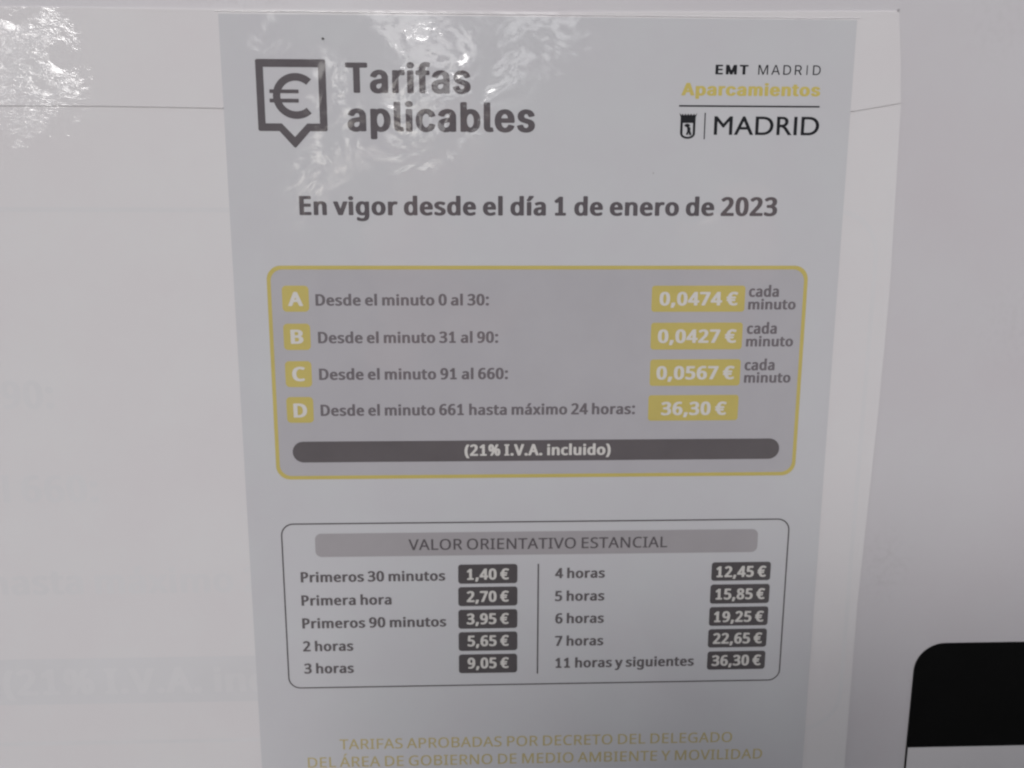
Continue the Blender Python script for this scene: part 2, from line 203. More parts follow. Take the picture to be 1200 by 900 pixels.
bold 7 865 168,13,156,23,154,38,534,824,518,831,93,832,55,838,36,848,26,864,28,975,55,993,105,1000,768,1000,824,983,832,967,830,871,431,23,405,7,368,0,218,0
bold 9 865 114,17,106,33,106,128,114,144,139,156,176,162,276,146,326,146,376,154,411,168,457,200,497,248,525,303,543,367,414,351,301,357,195,390,116,446,61,525,37,620,41,739,58,803,76,843,116,898,164,941,226,976,301,1000,389,1012,476,1010,564,993,638,962,712,906,762,843,801,755,821,668,828,549,816,406,790,295,751,206,703,136,643,81,577,41,501,12,401,-8,289,-13,176,-3;414,852,371,835,332,795,310,739,302,668,309,605,333,549,365,517,414,504,464,514,515,549,547,597,558,644,545,724,511,795,464,839,439,850
bold : 448 69,68,66,123,84,171,119,199,169,217,244,222,306,209,357,179,379,139,382,84,365,36,331,7,281,-12,206,-18,138,-4,89,28;69,702,91,742,144,773,206,784,281,779,335,758,368,726,382,687,379,631,360,591,313,560,244,544,169,548,117,568,81,599,66,647
bold A 957 986,23,961,7,920,0,770,1,726,15,713,31,610,284,595,290,345,287,239,31,220,11,170,0,32,0,-6,7,-31,23,-32,38,349,975,363,990,407,1003,545,1004,582,996,604,983,988,38;482,621,470,611,414,467,416,459,545,459
bold D 1082 111,15,99,38,99,967,107,983,166,1000,478,1000,603,991,684,975,756,951,841,906,896,864,957,792,998,713,1022,626,1031,546,1029,435,1009,332,968,237,916,165,865,118,803,78,712,38,628,17,541,4,441,0,166,0;375,165,503,170,566,184,614,205,657,237,698,284,739,380,752,459,753,538,743,618,723,681,691,737,652,776,603,807,556,824,478,835,371,832
bold I 545 500,9,450,0,87,0,49,7,24,23,25,110,50,125,136,150,136,848,132,856,50,875,25,890,21,967,29,983,42,990,87,1000,450,1000,500,991,521,975,523,903,517,887,487,873,412,856,408,848,408,150,492,126,519,110,523,31
bold P 910 116,12,99,31,101,975,121,990,166,1000,491,998,641,976,713,951,756,927,803,887,834,848,854,808,869,752,874,689,869,633,854,578,825,522,755,451,653,400,528,372,375,364,371,31,359,15,303,0,166,0;371,832,374,530,466,533,535,554,571,586,594,641,597,713,576,776,546,808,503,827,441,835
bold V 904 932,979,935,959,584,23,559,7,520,0,382,0,328,15,316,31,-31,959,-32,975,-13,990,32,1000,182,999,235,983,445,422,457,422,667,983,720,999,870,1000,907,994
bold a 850 765,17,721,1,608,0,571,5,533,22,431,-6,296,-12,233,-3,171,15,132,33,89,65,62,97,42,136,29,216,43,287,86,351,156,398,233,427,346,448,507,462,497,533,483,557,463,573,433,580,396,578,254,533,183,534,148,557,112,636,114,652,171,682,258,709,346,726,433,732,521,727,607,708,671,681,718,644,756,581,772,509,773,33;505,311,483,317,408,311,368,303,336,287,315,263,304,232,304,192,317,160,337,144,371,139,408,145,453,168,482,200,497,232
bold c 739 723,676,727,660,691,573,677,557,659,549,595,545,458,574,420,569,381,549,352,517,332,478,315,374,318,303,330,248,353,200,381,168,420,148,458,145,520,151,620,181,685,176,703,168,715,152,715,57,708,41,645,14,558,-6,470,-13,383,-9,308,4,243,25,181,57,133,97,95,144,67,200,48,271,42,359,49,446,68,517,97,573,135,620,183,660,243,692,320,717,395,730,483,733,570,725,670,700
bold d 924 830,1017,841,1001,840,25,820,9,783,1,658,0,595,19,508,-6,408,-13,283,5,182,49,133,89,90,144,62,208,47,279,41,359,52,470,74,541,106,597,133,628,183,670,240,700,308,721,433,734,570,713,576,1009,600,1025,645,1032,783,1031;433,578,408,573,382,557,342,501,320,430,315,335,326,255,358,186,395,152,445,141,508,157,546,200,570,279,573,382,563,462,534,533,495,567
bold e 854 778,49,708,20,620,-1,533,-11,433,-12,358,-3,277,17,205,49,149,89,112,128,77,184,54,248,42,327,44,406,59,486,85,549,123,605,172,652,239,692,320,720,408,733,495,731,570,718,658,685,718,644,772,581,804,509,818,422,818,343,813,327,758,308,317,303,330,248,356,200,390,168,433,148,483,143,545,148,695,188,733,187,770,176,785,160,785,65;324,462,345,456,520,456,541,462,529,509,511,541,483,567,445,580,405,573,370,549,342,509
bold g 924 826,707,841,684,841,-7,823,-110,782,-189,734,-237,670,-274,595,-298,508,-312,395,-314,283,-304,183,-283,107,-252,99,-237,99,-133,107,-118,120,-110,158,-101,195,-102,333,-145,408,-154,470,-153,511,-133,545,-97,565,-54,574,1,570,9,495,-8,420,-13,358,-10,283,5,183,49,108,120,61,216,47,279,41,358,47,438,62,501,109,596,151,644,207,684,270,711,333,726,408,733,470,731,533,720,595,700,633,715,670,720,783,719;433,577,383,557,341,501,320,430,315,335,326,255,354,192,395,151,445,140,508,155,549,200,571,271,575,382,563,469,534,533,495,565
bold h 928 99,1020,149,1032,287,1032,344,1014,351,998,352,713,362,709,487,732,624,722,687,705,739,681,774,657,810,618,839,554,850,483,851,31,839,15,787,0,649,0,612,7,587,23,581,491,569,530,553,554,532,570,499,577,449,573,411,554,383,522,364,475,352,388,348,23,323,7,274,0,137,1,111,7,86,23,83,998
bold i 434 315,715,340,705,351,689,351,31,327,8,290,0,152,0,115,6,94,15,83,31,83,689,102,709,140,719;362,879,346,832,315,804,265,785,202,781,144,792,103,816,78,856,74,903,85,943,116,975,177,997,240,999,302,984,338,959,357,927
bold l 434 124,3,94,15,83,31,83,998,99,1020,137,1031,302,1030,337,1019,351,998,351,31,337,13,299,1
bold m 1363 1283,23,1257,7,1212,0,1074,1,1047,7,1022,23,1016,491,1005,530,991,554,962,575,937,577,899,571,870,554,841,514,825,467,818,395,815,23,789,7,749,0,612,1,562,15,551,31,548,491,523,554,499,573,474,577,437,572,406,554,377,514,361,467,352,388,348,23,324,7,287,0,149,0,99,12,83,31,86,697,111,713,149,720,274,719,324,700,424,728,524,733,624,718,737,675,849,720,962,734,1084,721,1174,687,1216,657,1249,618,1271,570,1282,522
bold n 928 848,23,822,7,774,0,637,1,612,7,587,23,581,491,569,530,545,562,524,573,487,577,439,570,410,554,384,522,362,467,352,395,348,23,324,7,287,0,149,0,94,15,83,31,86,697,111,713,149,720,274,719,300,713,324,698,437,728,549,733,674,710,727,689,776,657,825,594,847,514
bold o 910 844,208,811,144,764,89,708,48,633,15,545,-6,445,-13,358,-5,270,18,205,49,145,95,103,144,69,208,48,279,42,359,47,438,65,509,97,573,143,628,196,668,270,703,358,726,458,734,558,725,647,700,713,668,770,623,812,573,845,509,864,438,870,359,864,279;458,577,398,565,351,517,321,438,314,359,324,271,353,200,404,152,458,141,508,152,559,200,588,271,597,359,589,446,560,517,510,565
bold r 647 655,705,660,689,645,594,636,578,587,562,499,570,462,563,404,522,368,467,352,395,348,23,324,7,287,0,149,0,94,15,83,31,86,697,111,713,137,719,249,720,299,714,337,697,412,724,499,734,599,726
bold s 737 43,49,37,65,37,160,49,176,65,184,102,191,140,188,277,145,365,139,419,152,439,176,445,200,437,232,412,255,152,362,102,394,66,430,40,486,37,549,56,605,87,644,131,676,202,707,277,725,352,733,440,732,527,721,627,695,689,668,694,652,652,565,627,546,590,539,552,541,440,573,365,580,315,565,299,533,304,509,328,486,586,382,639,351,679,311,705,255,709,192,695,136,656,81,602,42,546,17,477,-1,390,-12,290,-12,202,-3,102,22
bold t 575 567,22,517,3,442,-10,367,-13,292,-5,229,12,179,37,139,73,113,113,93,200,92,568,29,576,-2,589,-12,605,-12,652,5,676,97,716,143,866,164,882,217,891,304,890,339,882,353,874,361,858,361,724,529,717,558,708,573,692,574,605,564,589,517,573,367,572,361,565,361,224,369,176,384,152,404,140,504,153,542,149,570,136,579,121,579,41
bold u 928 80,700,112,716,153,720,291,719,339,700,345,684,348,224,358,192,379,160,403,145,441,141,491,149,522,168,547,200,566,248,576,327,577,684,582,700,614,716,653,720,791,719,840,700,846,684,846,33,838,17,791,1,678,0,641,3,603,20,491,-8,366,-11,241,13,193,33,147,65,100,128,77,216,74,684
bold x 806 812,23,787,7,757,1,595,0,557,7,533,23,407,187,395,181,271,23,246,7,207,0,57,0,2,15,-9,31,-5,42,250,364,7,678,6,697,31,713,70,720,220,720,260,713,285,697,395,554,407,548,521,697,545,713,582,720,732,720,790,705,799,697,800,681,555,364,808,46
bold y 780 -4,-292,-18,-276,-16,-172,5,-157,34,-150,134,-157,171,-141,214,-86,261,25,-32,684,-28,700,4,715,46,720,184,719,221,711,239,700,396,344,541,700,571,715,609,720,759,719,809,700,813,684,490,-86,458,-149,421,-205,346,-269,298,-292,246,-306,184,-314,109,-313
bold á 850 765,17,721,1,608,0,571,5,533,22,431,-6,296,-12,233,-3,171,15,132,33,89,65,62,97,42,136,29,216,43,287,86,351,156,398,233,427,346,448,507,462,497,533,483,557,463,573,433,580,396,578,254,533,183,534,148,557,112,636,114,652,171,682,258,709,346,726,433,732,521,727,607,708,671,681,718,644,756,581,772,509,773,33;505,311,483,317,408,311,368,303,336,287,315,263,304,232,304,192,317,160,337,144,371,139,408,145,453,168,482,200,497,232;700,1017,700,985,657,930,552,819,485,763,446,754,346,754,300,763,281,779,282,811,421,1025,471,1040,633,1040,676,1033
reg SP 284 
reg A 925 930,8,907,0,782,0,757,8,642,297,620,303,282,302,164,8,132,0,20,0,-7,8,387,999,520,1004,538,999,543,991;457,775,331,437,582,433,592,437,470,765
reg B 940 131,7,129,991,156,1000,531,996,656,975,706,957,756,930,802,884,826,834,837,776,833,694,812,636,774,586,728,553,666,528,743,500,793,471,833,429,855,388,870,322,869,247,856,190,827,132,791,90,743,55,681,27,606,8,493,0,156,0;299,454,299,132,306,125,556,130,614,148,656,183,685,239,693,314,675,380,638,421,593,444,531,457,318,460;299,586,518,585,570,594,609,611,641,644,660,694,663,751,645,809,606,846,543,867,468,874,306,874,299,867
reg C 915 873,953,878,944,830,845,818,834,793,834,668,877,580,886,480,872,393,829,333,771,295,705,268,622,256,523,261,415,284,316,315,250,370,184,443,139,543,116,655,119,805,151,830,151,840,143,839,35,793,16,705,-4,518,-13,380,11,318,35,262,68,198,126,145,201,107,292,86,391,79,523,90,630,119,729,173,829,231,895,298,944,380,982,468,1005,580,1014,680,1007,787,986
reg D 1052 131,7,129,991,156,1000,468,1000,568,992,706,956,768,925,816,892,880,826,926,751,951,685,970,586,973,471,958,355,927,264,878,181,833,132,768,82,693,45,618,21,468,1,156,0;306,127,493,130,606,159,650,181,693,214,724,247,759,305,784,380,795,462,795,561,781,644,753,718,719,768,676,809,618,842,568,860,493,872,318,875,299,867,299,132
reg E 809 731,8,706,0,156,0,129,8,131,993,156,1000,706,1000,732,991,732,884,718,873,318,872,299,867,303,586,681,585,706,578,706,570,706,471,693,460,299,454,299,132,718,127,732,115
reg F 757 143,1,129,8,129,16,129,991,156,1000,718,999,732,991,732,983,732,884,718,873,318,872,299,867,303,545,693,543,704,537,705,429,702,421,681,416,299,413,298,8,281,0
reg G 1050 934,953,938,944,891,837,880,831,855,832,718,875,618,886,505,873,448,853,404,829,339,771,289,688,264,606,254,498,264,391,284,316,316,250,356,201,409,159,480,129,555,115,655,114,783,135,782,407,568,412,563,424,565,531,593,537,930,537,951,531,952,44,873,19,768,-2,655,-12,543,-13,455,-3,380,16,305,48,250,85,183,151,136,225,99,325,82,424,80,539,95,647,125,738,180,829,244,895,318,945,393,979,493,1004,618,1014,718,1008,830,988
reg I 505 64,1,49,8,49,82,167,115,167,884,50,917,49,991,76,1000,440,999,454,991,454,917,337,884,337,115,454,82,454,8,426,0
reg L 764 143,999,281,1000,299,991,300,132,718,129,734,123,736,115,731,4,156,0,129,8,129,991
reg M 1300 1171,991,1171,8,1143,0,1018,1,1003,8,1004,694,994,718,717,8,693,0,593,0,571,8,293,732,288,710,289,8,256,0,143,1,129,8,131,993,156,1000,331,1000,359,991,643,250,656,257,943,991,968,1000,1156,1000
reg N 1094 129,8,129,991,156,1000,293,1000,319,991,806,250,804,991,831,1000,943,1000,965,991,965,8,943,0,793,0,775,8,293,741,284,727,289,8,256,0,143,1
reg O 1124 276,60,206,118,155,184,113,275,88,374,79,498,86,614,117,738,157,820,217,895,281,944,345,977,443,1005,555,1015,668,1007,755,986,840,944,905,893,964,820,1014,713,1037,614,1045,498,1034,366,1006,267,966,184,915,118,845,60,768,21,680,-3,568,-14,455,-6,360,19;493,119,568,113,630,119,687,135,734,159,780,201,815,250,843,316,859,382,868,473,863,589,849,663,826,729,792,787,753,829,699,862,630,882,555,887,493,881,430,862,385,837,347,804,311,754,282,688,265,622,256,531,258,440,270,358,297,275,331,217,380,168,430,138
reg P 877 143,1,129,8,129,16,129,991,156,1000,506,996,606,977,689,941,723,917,762,875,790,826,807,768,813,702,809,652,796,594,774,545,744,504,706,467,661,437,604,413,481,386,300,380,298,8,281,0;299,512,406,508,493,517,552,537,597,570,627,619,638,702,624,776,588,826,543,853,481,869,318,875,299,867
reg R 901 131,993,156,1000,431,1000,556,990,624,975,683,950,722,925,763,884,791,834,810,760,812,685,800,619,777,570,738,520,683,479,616,446,887,8,856,0,718,0,697,8,456,405,306,405,299,396,298,8,268,0,156,0,129,8;306,530,493,534,556,552,593,579,625,627,638,702,628,776,597,826,556,852,493,869,318,873,299,867,299,537
reg S 799 72,35,64,44,64,159,71,168,91,170,191,137,279,119,366,113,429,118,488,135,527,159,557,201,570,250,558,325,517,374,444,415,228,506,167,548,121,597,89,663,77,746,88,829,116,886,154,929,212,969,279,995,354,1010,441,1013,541,1005,641,981,715,953,671,837,641,836,491,880,429,885,366,882,316,866,278,837,255,796,249,754,261,688,304,636,373,597,591,504,652,465,699,415,730,349,740,267,727,184,694,118,654,75,591,34,516,5,441,-9,354,-14,241,-7,143,11
reg T 809 472,0,347,0,320,8,319,867,13,875,7,884,7,991,21,999,772,1000,800,991,800,884,795,875,489,867,489,16,489,8
reg V 870 877,991,520,8,495,0,357,3,348,16,-7,991,20,1000,145,1000,169,991,432,245,700,991,732,1000,857,1000
reg Y 823 482,1,345,0,327,8,324,388,-4,983,-7,991,7,999,157,1000,174,991,407,557,420,566,650,991,682,1000,807,1000,830,991,496,388,496,16,496,8
reg Á 925 930,8,907,0,782,0,757,8,642,297,620,303,282,302,164,8,132,0,20,0,-7,8,387,999,520,1004,538,999,543,991;457,775,331,437,582,433,592,437,470,765;690,1305,688,1288,634,1222,487,1082,457,1077,367,1082,366,1107,505,1313,670,1316
title SP 462 
title T 964 566,1,404,1,366,11,349,32,349,828,104,832,53,844,39,860,39,965,45,981,57,989,116,1000,854,1000,904,991,924,973,925,860,904,841,866,832,617,828,617,32,604,14
title a 850 761,16,714,1,576,0,526,12,426,-11,314,-14,251,-4,189,15,140,40,100,73,55,137,37,217,46,298,84,362,135,402,209,435,314,458,501,483,509,499,505,539,493,571,471,595,439,608,401,606,373,595,339,568,309,523,264,505,214,507,76,546,63,555,57,571,81,620,120,668,172,708,239,740,326,763,414,771,501,766,582,748,655,716,706,676,749,612,769,531,771,32;503,322,376,305,322,282,308,266,299,234,302,201,313,177,339,156,376,147,414,152,451,171,481,201,502,242,509,282
title b 918 94,987,156,1000,281,1000,321,990,334,982,341,966,341,749,419,766,481,771,556,767,619,754,677,733,731,701,768,668,808,620,842,556,864,483,873,403,868,298,851,226,819,154,770,89,719,47,619,2,519,-14,419,-10,331,16,281,1,131,1,101,9,81,25,79,966;469,150,516,162,565,210,598,282,610,363,604,451,576,532,531,585,481,607,431,595,382,548,352,483,339,395,346,307,373,226,419,171
title c 862 779,130,726,73,665,33,596,5,508,-12,408,-14,321,0,246,28,183,66,127,122,90,178,60,250,47,323,44,403,55,483,79,556,122,628,176,685,238,725,308,752,383,767,483,770,571,758,646,733,715,693,758,652,793,604,817,548,808,525,658,484,608,484,569,500,540,556,507,588,471,605,421,602,367,564,329,500,310,419,310,331,325,266,348,218,381,178,421,154,458,150,497,162,541,202,571,260,598,274,646,279,783,248,814,234,821,218,816,202
title e 878 157,668,208,709,283,745,358,764,446,771,533,764,608,745,671,716,733,670,785,604,820,524,836,419,837,347,831,331,808,318,771,312,333,312,311,307,326,250,354,202,389,170,433,151,471,149,511,162,546,192,577,242,608,255,671,254,808,219,821,210,824,194,799,138,767,97,708,49,633,13,558,-7,458,-15,371,-9,294,9,221,41,156,89,108,146,71,218,50,298,44,379,53,475,75,548,110,612;313,475,333,470,546,470,567,475,547,532,519,572,483,599,446,608,408,600,368,572,336,532
title f 589 167,5,143,16,133,32,133,595,117,602,30,605,-1,619,-10,635,-9,732,3,748,30,758,133,764,135,852,150,909,191,965,251,1005,317,1028,392,1039,480,1035,567,1014,582,1005,590,989,557,885,531,869,505,863,417,869,397,828,397,764,517,759,558,740,561,635,553,619,517,605,405,602,395,595,393,24,370,8,342,1
title i 421 310,6,272,0,135,1,97,11,79,32,79,732,92,748,110,756,147,762,285,761,322,751,341,732,341,32,331,16;365,925,357,885,322,845,272,823,222,815,160,820,110,840,70,877,58,917,65,957,100,997,147,1019,210,1028,272,1020,322,998,353,965
title l 464 119,997,294,998,330,985,341,969,342,189,349,164,406,161,446,140,470,36,458,20,442,12,319,-4,206,11,166,28,131,52,105,84,90,116,79,189,79,969,90,985
title p 918 94,-250,79,-231,81,737,106,755,144,762,281,761,331,743,419,766,519,770,619,754,717,710,769,668,819,603,851,533,868,461,874,373,864,276,843,204,810,139,771,91,731,56,681,26,619,2,556,-11,469,-15,406,-8,344,10,341,-231,319,-254,281,-262,144,-263;469,150,519,164,567,212,598,284,610,365,602,461,575,533,531,585,481,607,431,595,383,550,353,485,339,397,345,308,372,228,418,172
title r 599 104,8,89,16,79,32,83,740,106,755,144,762,281,761,331,749,381,764,444,771,531,770,579,756,591,740,591,627,584,611,531,594,456,599,419,593,375,563,348,515,341,466,339,24,316,8,281,0,144,0
title s 803 110,81,73,130,51,186,47,210,73,230,211,258,261,257,295,242,317,194,337,170,363,154,398,147,436,152,468,170,488,194,494,218,488,250,461,277,223,341,151,379,108,419,77,475,69,548,83,612,121,668,169,709,233,741,311,763,386,771,473,768,548,754,622,725,677,685,716,636,742,580,743,556,723,542,586,511,536,513,498,532,483,564,456,596,436,608,411,612,374,604,351,588,335,564,331,540,340,508,372,483,611,419,673,387,718,347,753,282,759,210,742,146,704,89,655,49,586,15,511,-5,411,-15,323,-10,236,8,162,41
black SP 489 
black A 1063 3,22,0,44,366,977,397,993,447,1000,622,999,685,983,698,970,1062,44,1060,23,1031,8,985,0,822,0,772,9,742,29,653,259,422,260,407,259,321,29,306,15,247,1,85,0,35,7;585,434,535,572,522,567,474,438,485,432
black E 943 887,22,846,5,796,0,171,0,121,7,89,22,83,36,83,962,88,977,121,993,183,1000,796,1000,846,994,883,977,887,862,878,848,858,838,796,828,401,826,400,596,421,591,771,591,824,582,853,560,854,453,831,431,783,421,400,417,400,180,408,172,808,172,858,164,885,151,893,137,893,36
black M 1355 1266,977,1271,962,1271,36,1265,22,1233,7,1171,0,1021,2,962,22,956,36,956,288,946,314,821,22,792,8,746,0,608,0,558,9,528,29,408,311,399,316,396,340,395,36,389,22,358,7,296,0,146,2,89,22,83,36,83,962,88,977,121,993,183,1000,383,999,422,991,448,977,671,449,683,441,906,977,946,995,1008,1000,1196,999,1240,991
black T 1002 32,977,65,993,127,1000,890,1000,940,992,970,977,974,862,953,840,890,828,660,826,660,36,644,15,577,0,427,0,377,8,344,29,344,826,115,828,49,840,27,862
black a 885 810,21,778,6,737,0,600,0,537,7,437,-13,325,-14,262,-6,192,14,137,39,93,71,45,136,25,215,35,301,53,337,76,365,124,401,200,433,312,459,487,481,504,487,507,502,493,566,475,591,450,605,425,602,398,588,368,559,345,523,300,506,212,506,75,543,56,552,46,566,90,645,147,696,214,731,300,757,400,771,500,769,600,753,675,727,736,688,770,653,792,617,814,538,817,35;507,315,412,306,375,294,354,279,341,258,336,222,341,193,355,172,375,157,400,151,437,164,464,186,500,243
black c 898 842,158,799,100,735,50,670,19,582,-5,482,-15,382,-10,295,9,214,43,153,86,101,143,65,208,44,273,33,352,35,431,51,510,77,574,128,646,185,696,257,735,332,758,432,771,532,769,632,751,720,716,772,682,821,632,857,567,865,545,861,531,832,516,707,486,620,483,566,502,541,553,505,589,477,603,457,602,401,560,362,488,345,395,352,301,368,251,392,208,427,172,457,155,486,158,519,179,576,266,607,277,657,282,707,277,858,237,867,215
black e 914 99,610,148,667,206,711,282,745,370,765,470,772,570,763,661,739,732,704,807,639,857,553,880,459,882,337,857,321,807,311,357,311,349,309,350,294,363,251,387,208,420,176,457,156,482,152,520,169,582,246,620,257,670,260,823,230,862,215,872,201,848,143,799,86,738,43,657,9,570,-9,470,-15,357,-5,260,21,191,57,130,108,91,158,58,222,39,294,32,373,39,459,64,545;352,474,557,472,565,481,546,531,522,567,488,596,457,604,420,584,387,553,362,510
black i 448 346,754,373,740,378,726,378,29,359,13,309,1,159,0,103,8,74,22,68,36,69,733,96,753,146,762,296,762;46,919,58,962,96,998,152,1020,221,1028,296,1020,354,998,391,962,403,919,391,876,352,840,296,819,221,812,156,819,97,840,59,876
black m 1319 69,733,93,752,138,761,293,762,343,754,418,770,493,775,606,762,693,723,794,761,918,775,1031,764,1132,726,1171,697,1209,654,1231,611,1245,560,1249,29,1215,8,1143,0,993,3,955,15,940,29,939,517,920,575,881,604,837,568,816,510,813,29,781,8,731,0,568,2,510,22,504,36,503,525,489,568,456,601,431,591,406,565,388,532,380,496,378,29,344,8,293,0,143,1,84,15,68,36
black n 925 73,740,101,754,143,762,293,762,356,751,443,769,543,771,674,747,731,721,774,690,806,654,831,611,855,517,857,36,851,22,793,2,631,0,581,8,548,29,544,503,518,568,493,592,468,602,442,589,412,560,391,525,382,489,378,29,344,8,293,0,143,1,103,8,74,22,68,36,68,726
black o 936 58,531,99,610,149,667,208,711,282,744,382,767,470,772,582,762,668,739,729,711,787,667,832,617,870,553,893,481,903,402,898,301,880,230,845,158,791,93,732,49,658,14,570,-7,470,-15,366,-7,278,14,207,47,145,93,101,143,65,208,42,280,32,373,39,459;470,153,518,179,558,230,584,301,592,380,583,459,557,528,514,581,470,604,423,581,381,531,353,459,344,380,352,301,379,230,420,178,450,158
black p 954 81,-244,68,-225,71,737,93,752,143,762,293,762,356,751,443,769,543,771,618,763,681,747,738,722,783,694,842,636,879,579,906,507,919,435,921,349,911,270,888,198,846,127,807,83,760,48,656,3,518,-15,378,-3,378,-225,362,-247,306,-261,168,-262,118,-258;493,604,447,579,408,528,385,464,377,378,385,299,407,234,443,184,493,154,542,184,578,234,601,299,610,378,604,450,581,521,543,574
black r 629 629,747,634,625,625,611,568,593,456,593,411,560,386,517,378,467,378,36,373,22,343,8,281,0,131,2,74,22,68,36,68,726,73,740,101,754,143,762,293,762,343,754,414,769,481,773,581,767
black s 837 79,108,49,158,35,208,46,222,72,233,222,262,297,257,335,239,365,179,410,151,435,153,460,166,481,187,491,215,486,251,456,280,211,344,142,380,89,431,61,495,59,567,83,632,135,689,192,725,272,754,360,769,460,771,547,762,629,739,696,703,743,660,771,617,792,567,785,553,760,540,612,510,535,514,497,531,461,589,435,608,422,609,382,581,369,545,376,510,399,488,658,416,725,380,772,335,803,266,803,194,778,129,727,72,660,31,572,2,485,-12,372,-14,285,-3,197,22,132,57
black t 567 564,22,515,5,440,-6,353,-6,278,3,216,22,175,43,141,72,114,108,93,187,93,596,15,607,-19,625,-22,725,-18,740,3,752,93,768,93,898,115,919,190,931,328,930,381,919,403,898,403,768,515,757,541,747,555,732,556,632,544,618,503,603,403,596,403,216,406,180,415,163,490,163,545,144,574,36
light A 943 27,7,388,991,400,1000,541,1000,551,991,915,7,900,0,787,0,769,7,675,270,650,278,275,277,267,270,175,7,150,0,37,1;475,855,462,850,313,402,325,395,612,394,627,402
light D 987 112,7,112,991,123,1000,511,997,621,973,723,923,789,868,842,797,882,710,905,613,913,499,900,358,870,262,827,182,784,130,720,77,648,39,573,15,436,0,136,0;252,121,461,119,573,141,624,165,671,200,710,244,740,297,764,367,776,446,776,560,763,639,738,710,707,762,656,815,599,850,536,872,473,881,273,883,251,877
light I 591 338,0,250,0,239,7,239,991,250,1000,344,1000,351,991,351,7
light M 1235 120,1000,298,1000,307,991,555,358,611,191,623,178,683,358,928,991,936,1000,1114,1000,1122,991,1122,7,1098,0,998,0,985,7,986,807,908,587,679,7,661,0,573,0,555,7,323,587,248,798,243,780,246,7,223,0,123,0,112,7,112,991
light R 883 120,1000,486,1000,573,990,629,973,681,947,727,912,757,877,789,815,808,736,810,666,796,587,774,534,735,481,680,437,625,411,845,7,823,0,698,0,686,7,486,377,473,386,254,385,251,7,236,0,123,0,112,7,112,991;252,508,498,506,561,518,611,545,652,595,671,666,667,745,636,815,586,857,523,878,273,883,251,877
gill A 988 995,3,835,0,822,5,685,290,297,290,287,281,164,3,-7,3,-10,12,423,1003,535,1006,554,995,998,12;485,741,355,438,372,433,610,433,622,438
gill D 1110 101,995,121,1000,496,1000,634,989,760,951,853,899,923,838,982,760,1023,673,1046,586,1053,499,1043,403,1017,316,970,229,909,155,834,94,745,46,634,12,509,0,105,3;284,143,484,143,596,154,671,179,741,220,800,281,833,333,857,394,873,499,867,568,849,638,819,699,778,751,724,795,653,829,571,850,471,857,278,855,276,151
gill I 377 109,999,259,1000,275,995,276,12,272,3,259,0,121,0,105,3,100,12,100,986
gill M 1155 100,3,97,995,117,1000,242,1000,262,995,580,610,896,995,917,1000,1042,1000,1060,995,1057,3,905,0,889,3,885,12,885,716,880,730,608,394,592,385,565,386,548,394,276,725,272,716,272,12,268,3,255,0
gill R 896 103,995,123,1000,448,995,510,981,573,956,623,923,663,882,693,829,709,777,715,716,704,638,687,594,648,539,611,507,555,473,608,429,668,360,811,142,905,12,902,3,707,3,527,273,456,360,391,412,348,425,310,427,278,420,274,3,106,3;278,577,298,570,410,575,468,594,501,621,526,664,534,725,521,786,487,829,448,849,398,861,298,863,278,855'''.split('\n'):
    st, ch, adv, *rest = ln.split(' ')
    loops = []
    if rest and rest[0]:
        for lp in rest[0].split(';'):
            v = list(map(int, lp.split(','))); loops.append(list(zip(v[::2], v[1::2])))
    GLYPHS.setdefault(st, {})[' ' if ch == 'SP' else ch] = (int(adv), loops)

def area(p): return sum(a[0]*b[1]-b[0]*a[1] for a, b in zip(p, p[1:]+p[:1]))/2
def inside(pt, poly):
    x, y = pt; c = False
    for (ax, ay), (bx, by) in zip(poly, poly[1:]+poly[:1]):
        if (ay > y) != (by > y) and x < (bx-ax)*(y-ay)/(by-ay)+ax: c = not c
    return c

def letter(spec, out, mat, parent, name='lettering', gap=0):
    """one line of print between two measured ends, on a measured baseline and cap height"""
    txt, st, x0, x1, yb, cap = spec
    G = GLYPHS[st]; pen = 0; items = []
    for ch in txt:
        adv, loops = G[ch]; items.append((pen, loops)); pen += adv + gap
    xs = [p+a for p, lps in items for lp in lps for a, _b in lp]
    lo, hi = min(xs), max(xs); k = (x1-x0)/(hi-lo); h = cap/1000
    verts = []; faces = []
    for p, lps in items:
        outer = [l for l in lps if (area(l) > 0) == (area(max(lps, key=lambda q: abs(area(q)))) > 0)]
        holes = [l for l in lps if l not in outer]
        for ou in outer:
            grp = [ou] + [hh for hh in holes if inside(hh[0], ou)]
            vs = [[Vector((x0+(p+a-lo)*k, yb-b*h, 0)) for a, b in lp] for lp in grp]
            fl = [v for lp in vs for v in lp]; base = len(verts)
            verts += [P3(v.x, v.y, out) for v in fl]
            for t in tessellate_polygon(vs):
                a, b, c = (fl[i] for i in t)
                cr = (b.x-a.x)*(c.y-a.y)-(b.y-a.y)*(c.x-a.x)
                if abs(cr) < 1e-9: continue
                t = tuple(base+i for i in t)
                faces.append(t if cr > 0 else t[::-1])
    o = mesh_obj(name, verts, faces, mat)
    return adopt(o, parent)

# ------------------------------------------------------------------ materials
def nodes(name):
    m = bpy.data.materials.new(name); m.use_nodes = True; nt = m.node_tree; nt.nodes.clear()
    o = nt.nodes.new('ShaderNodeOutputMaterial'); b = nt.nodes.new('ShaderNodeBsdfPrincipled')
    nt.links.new(b.outputs[0], o.inputs[0])
    return m, nt, b

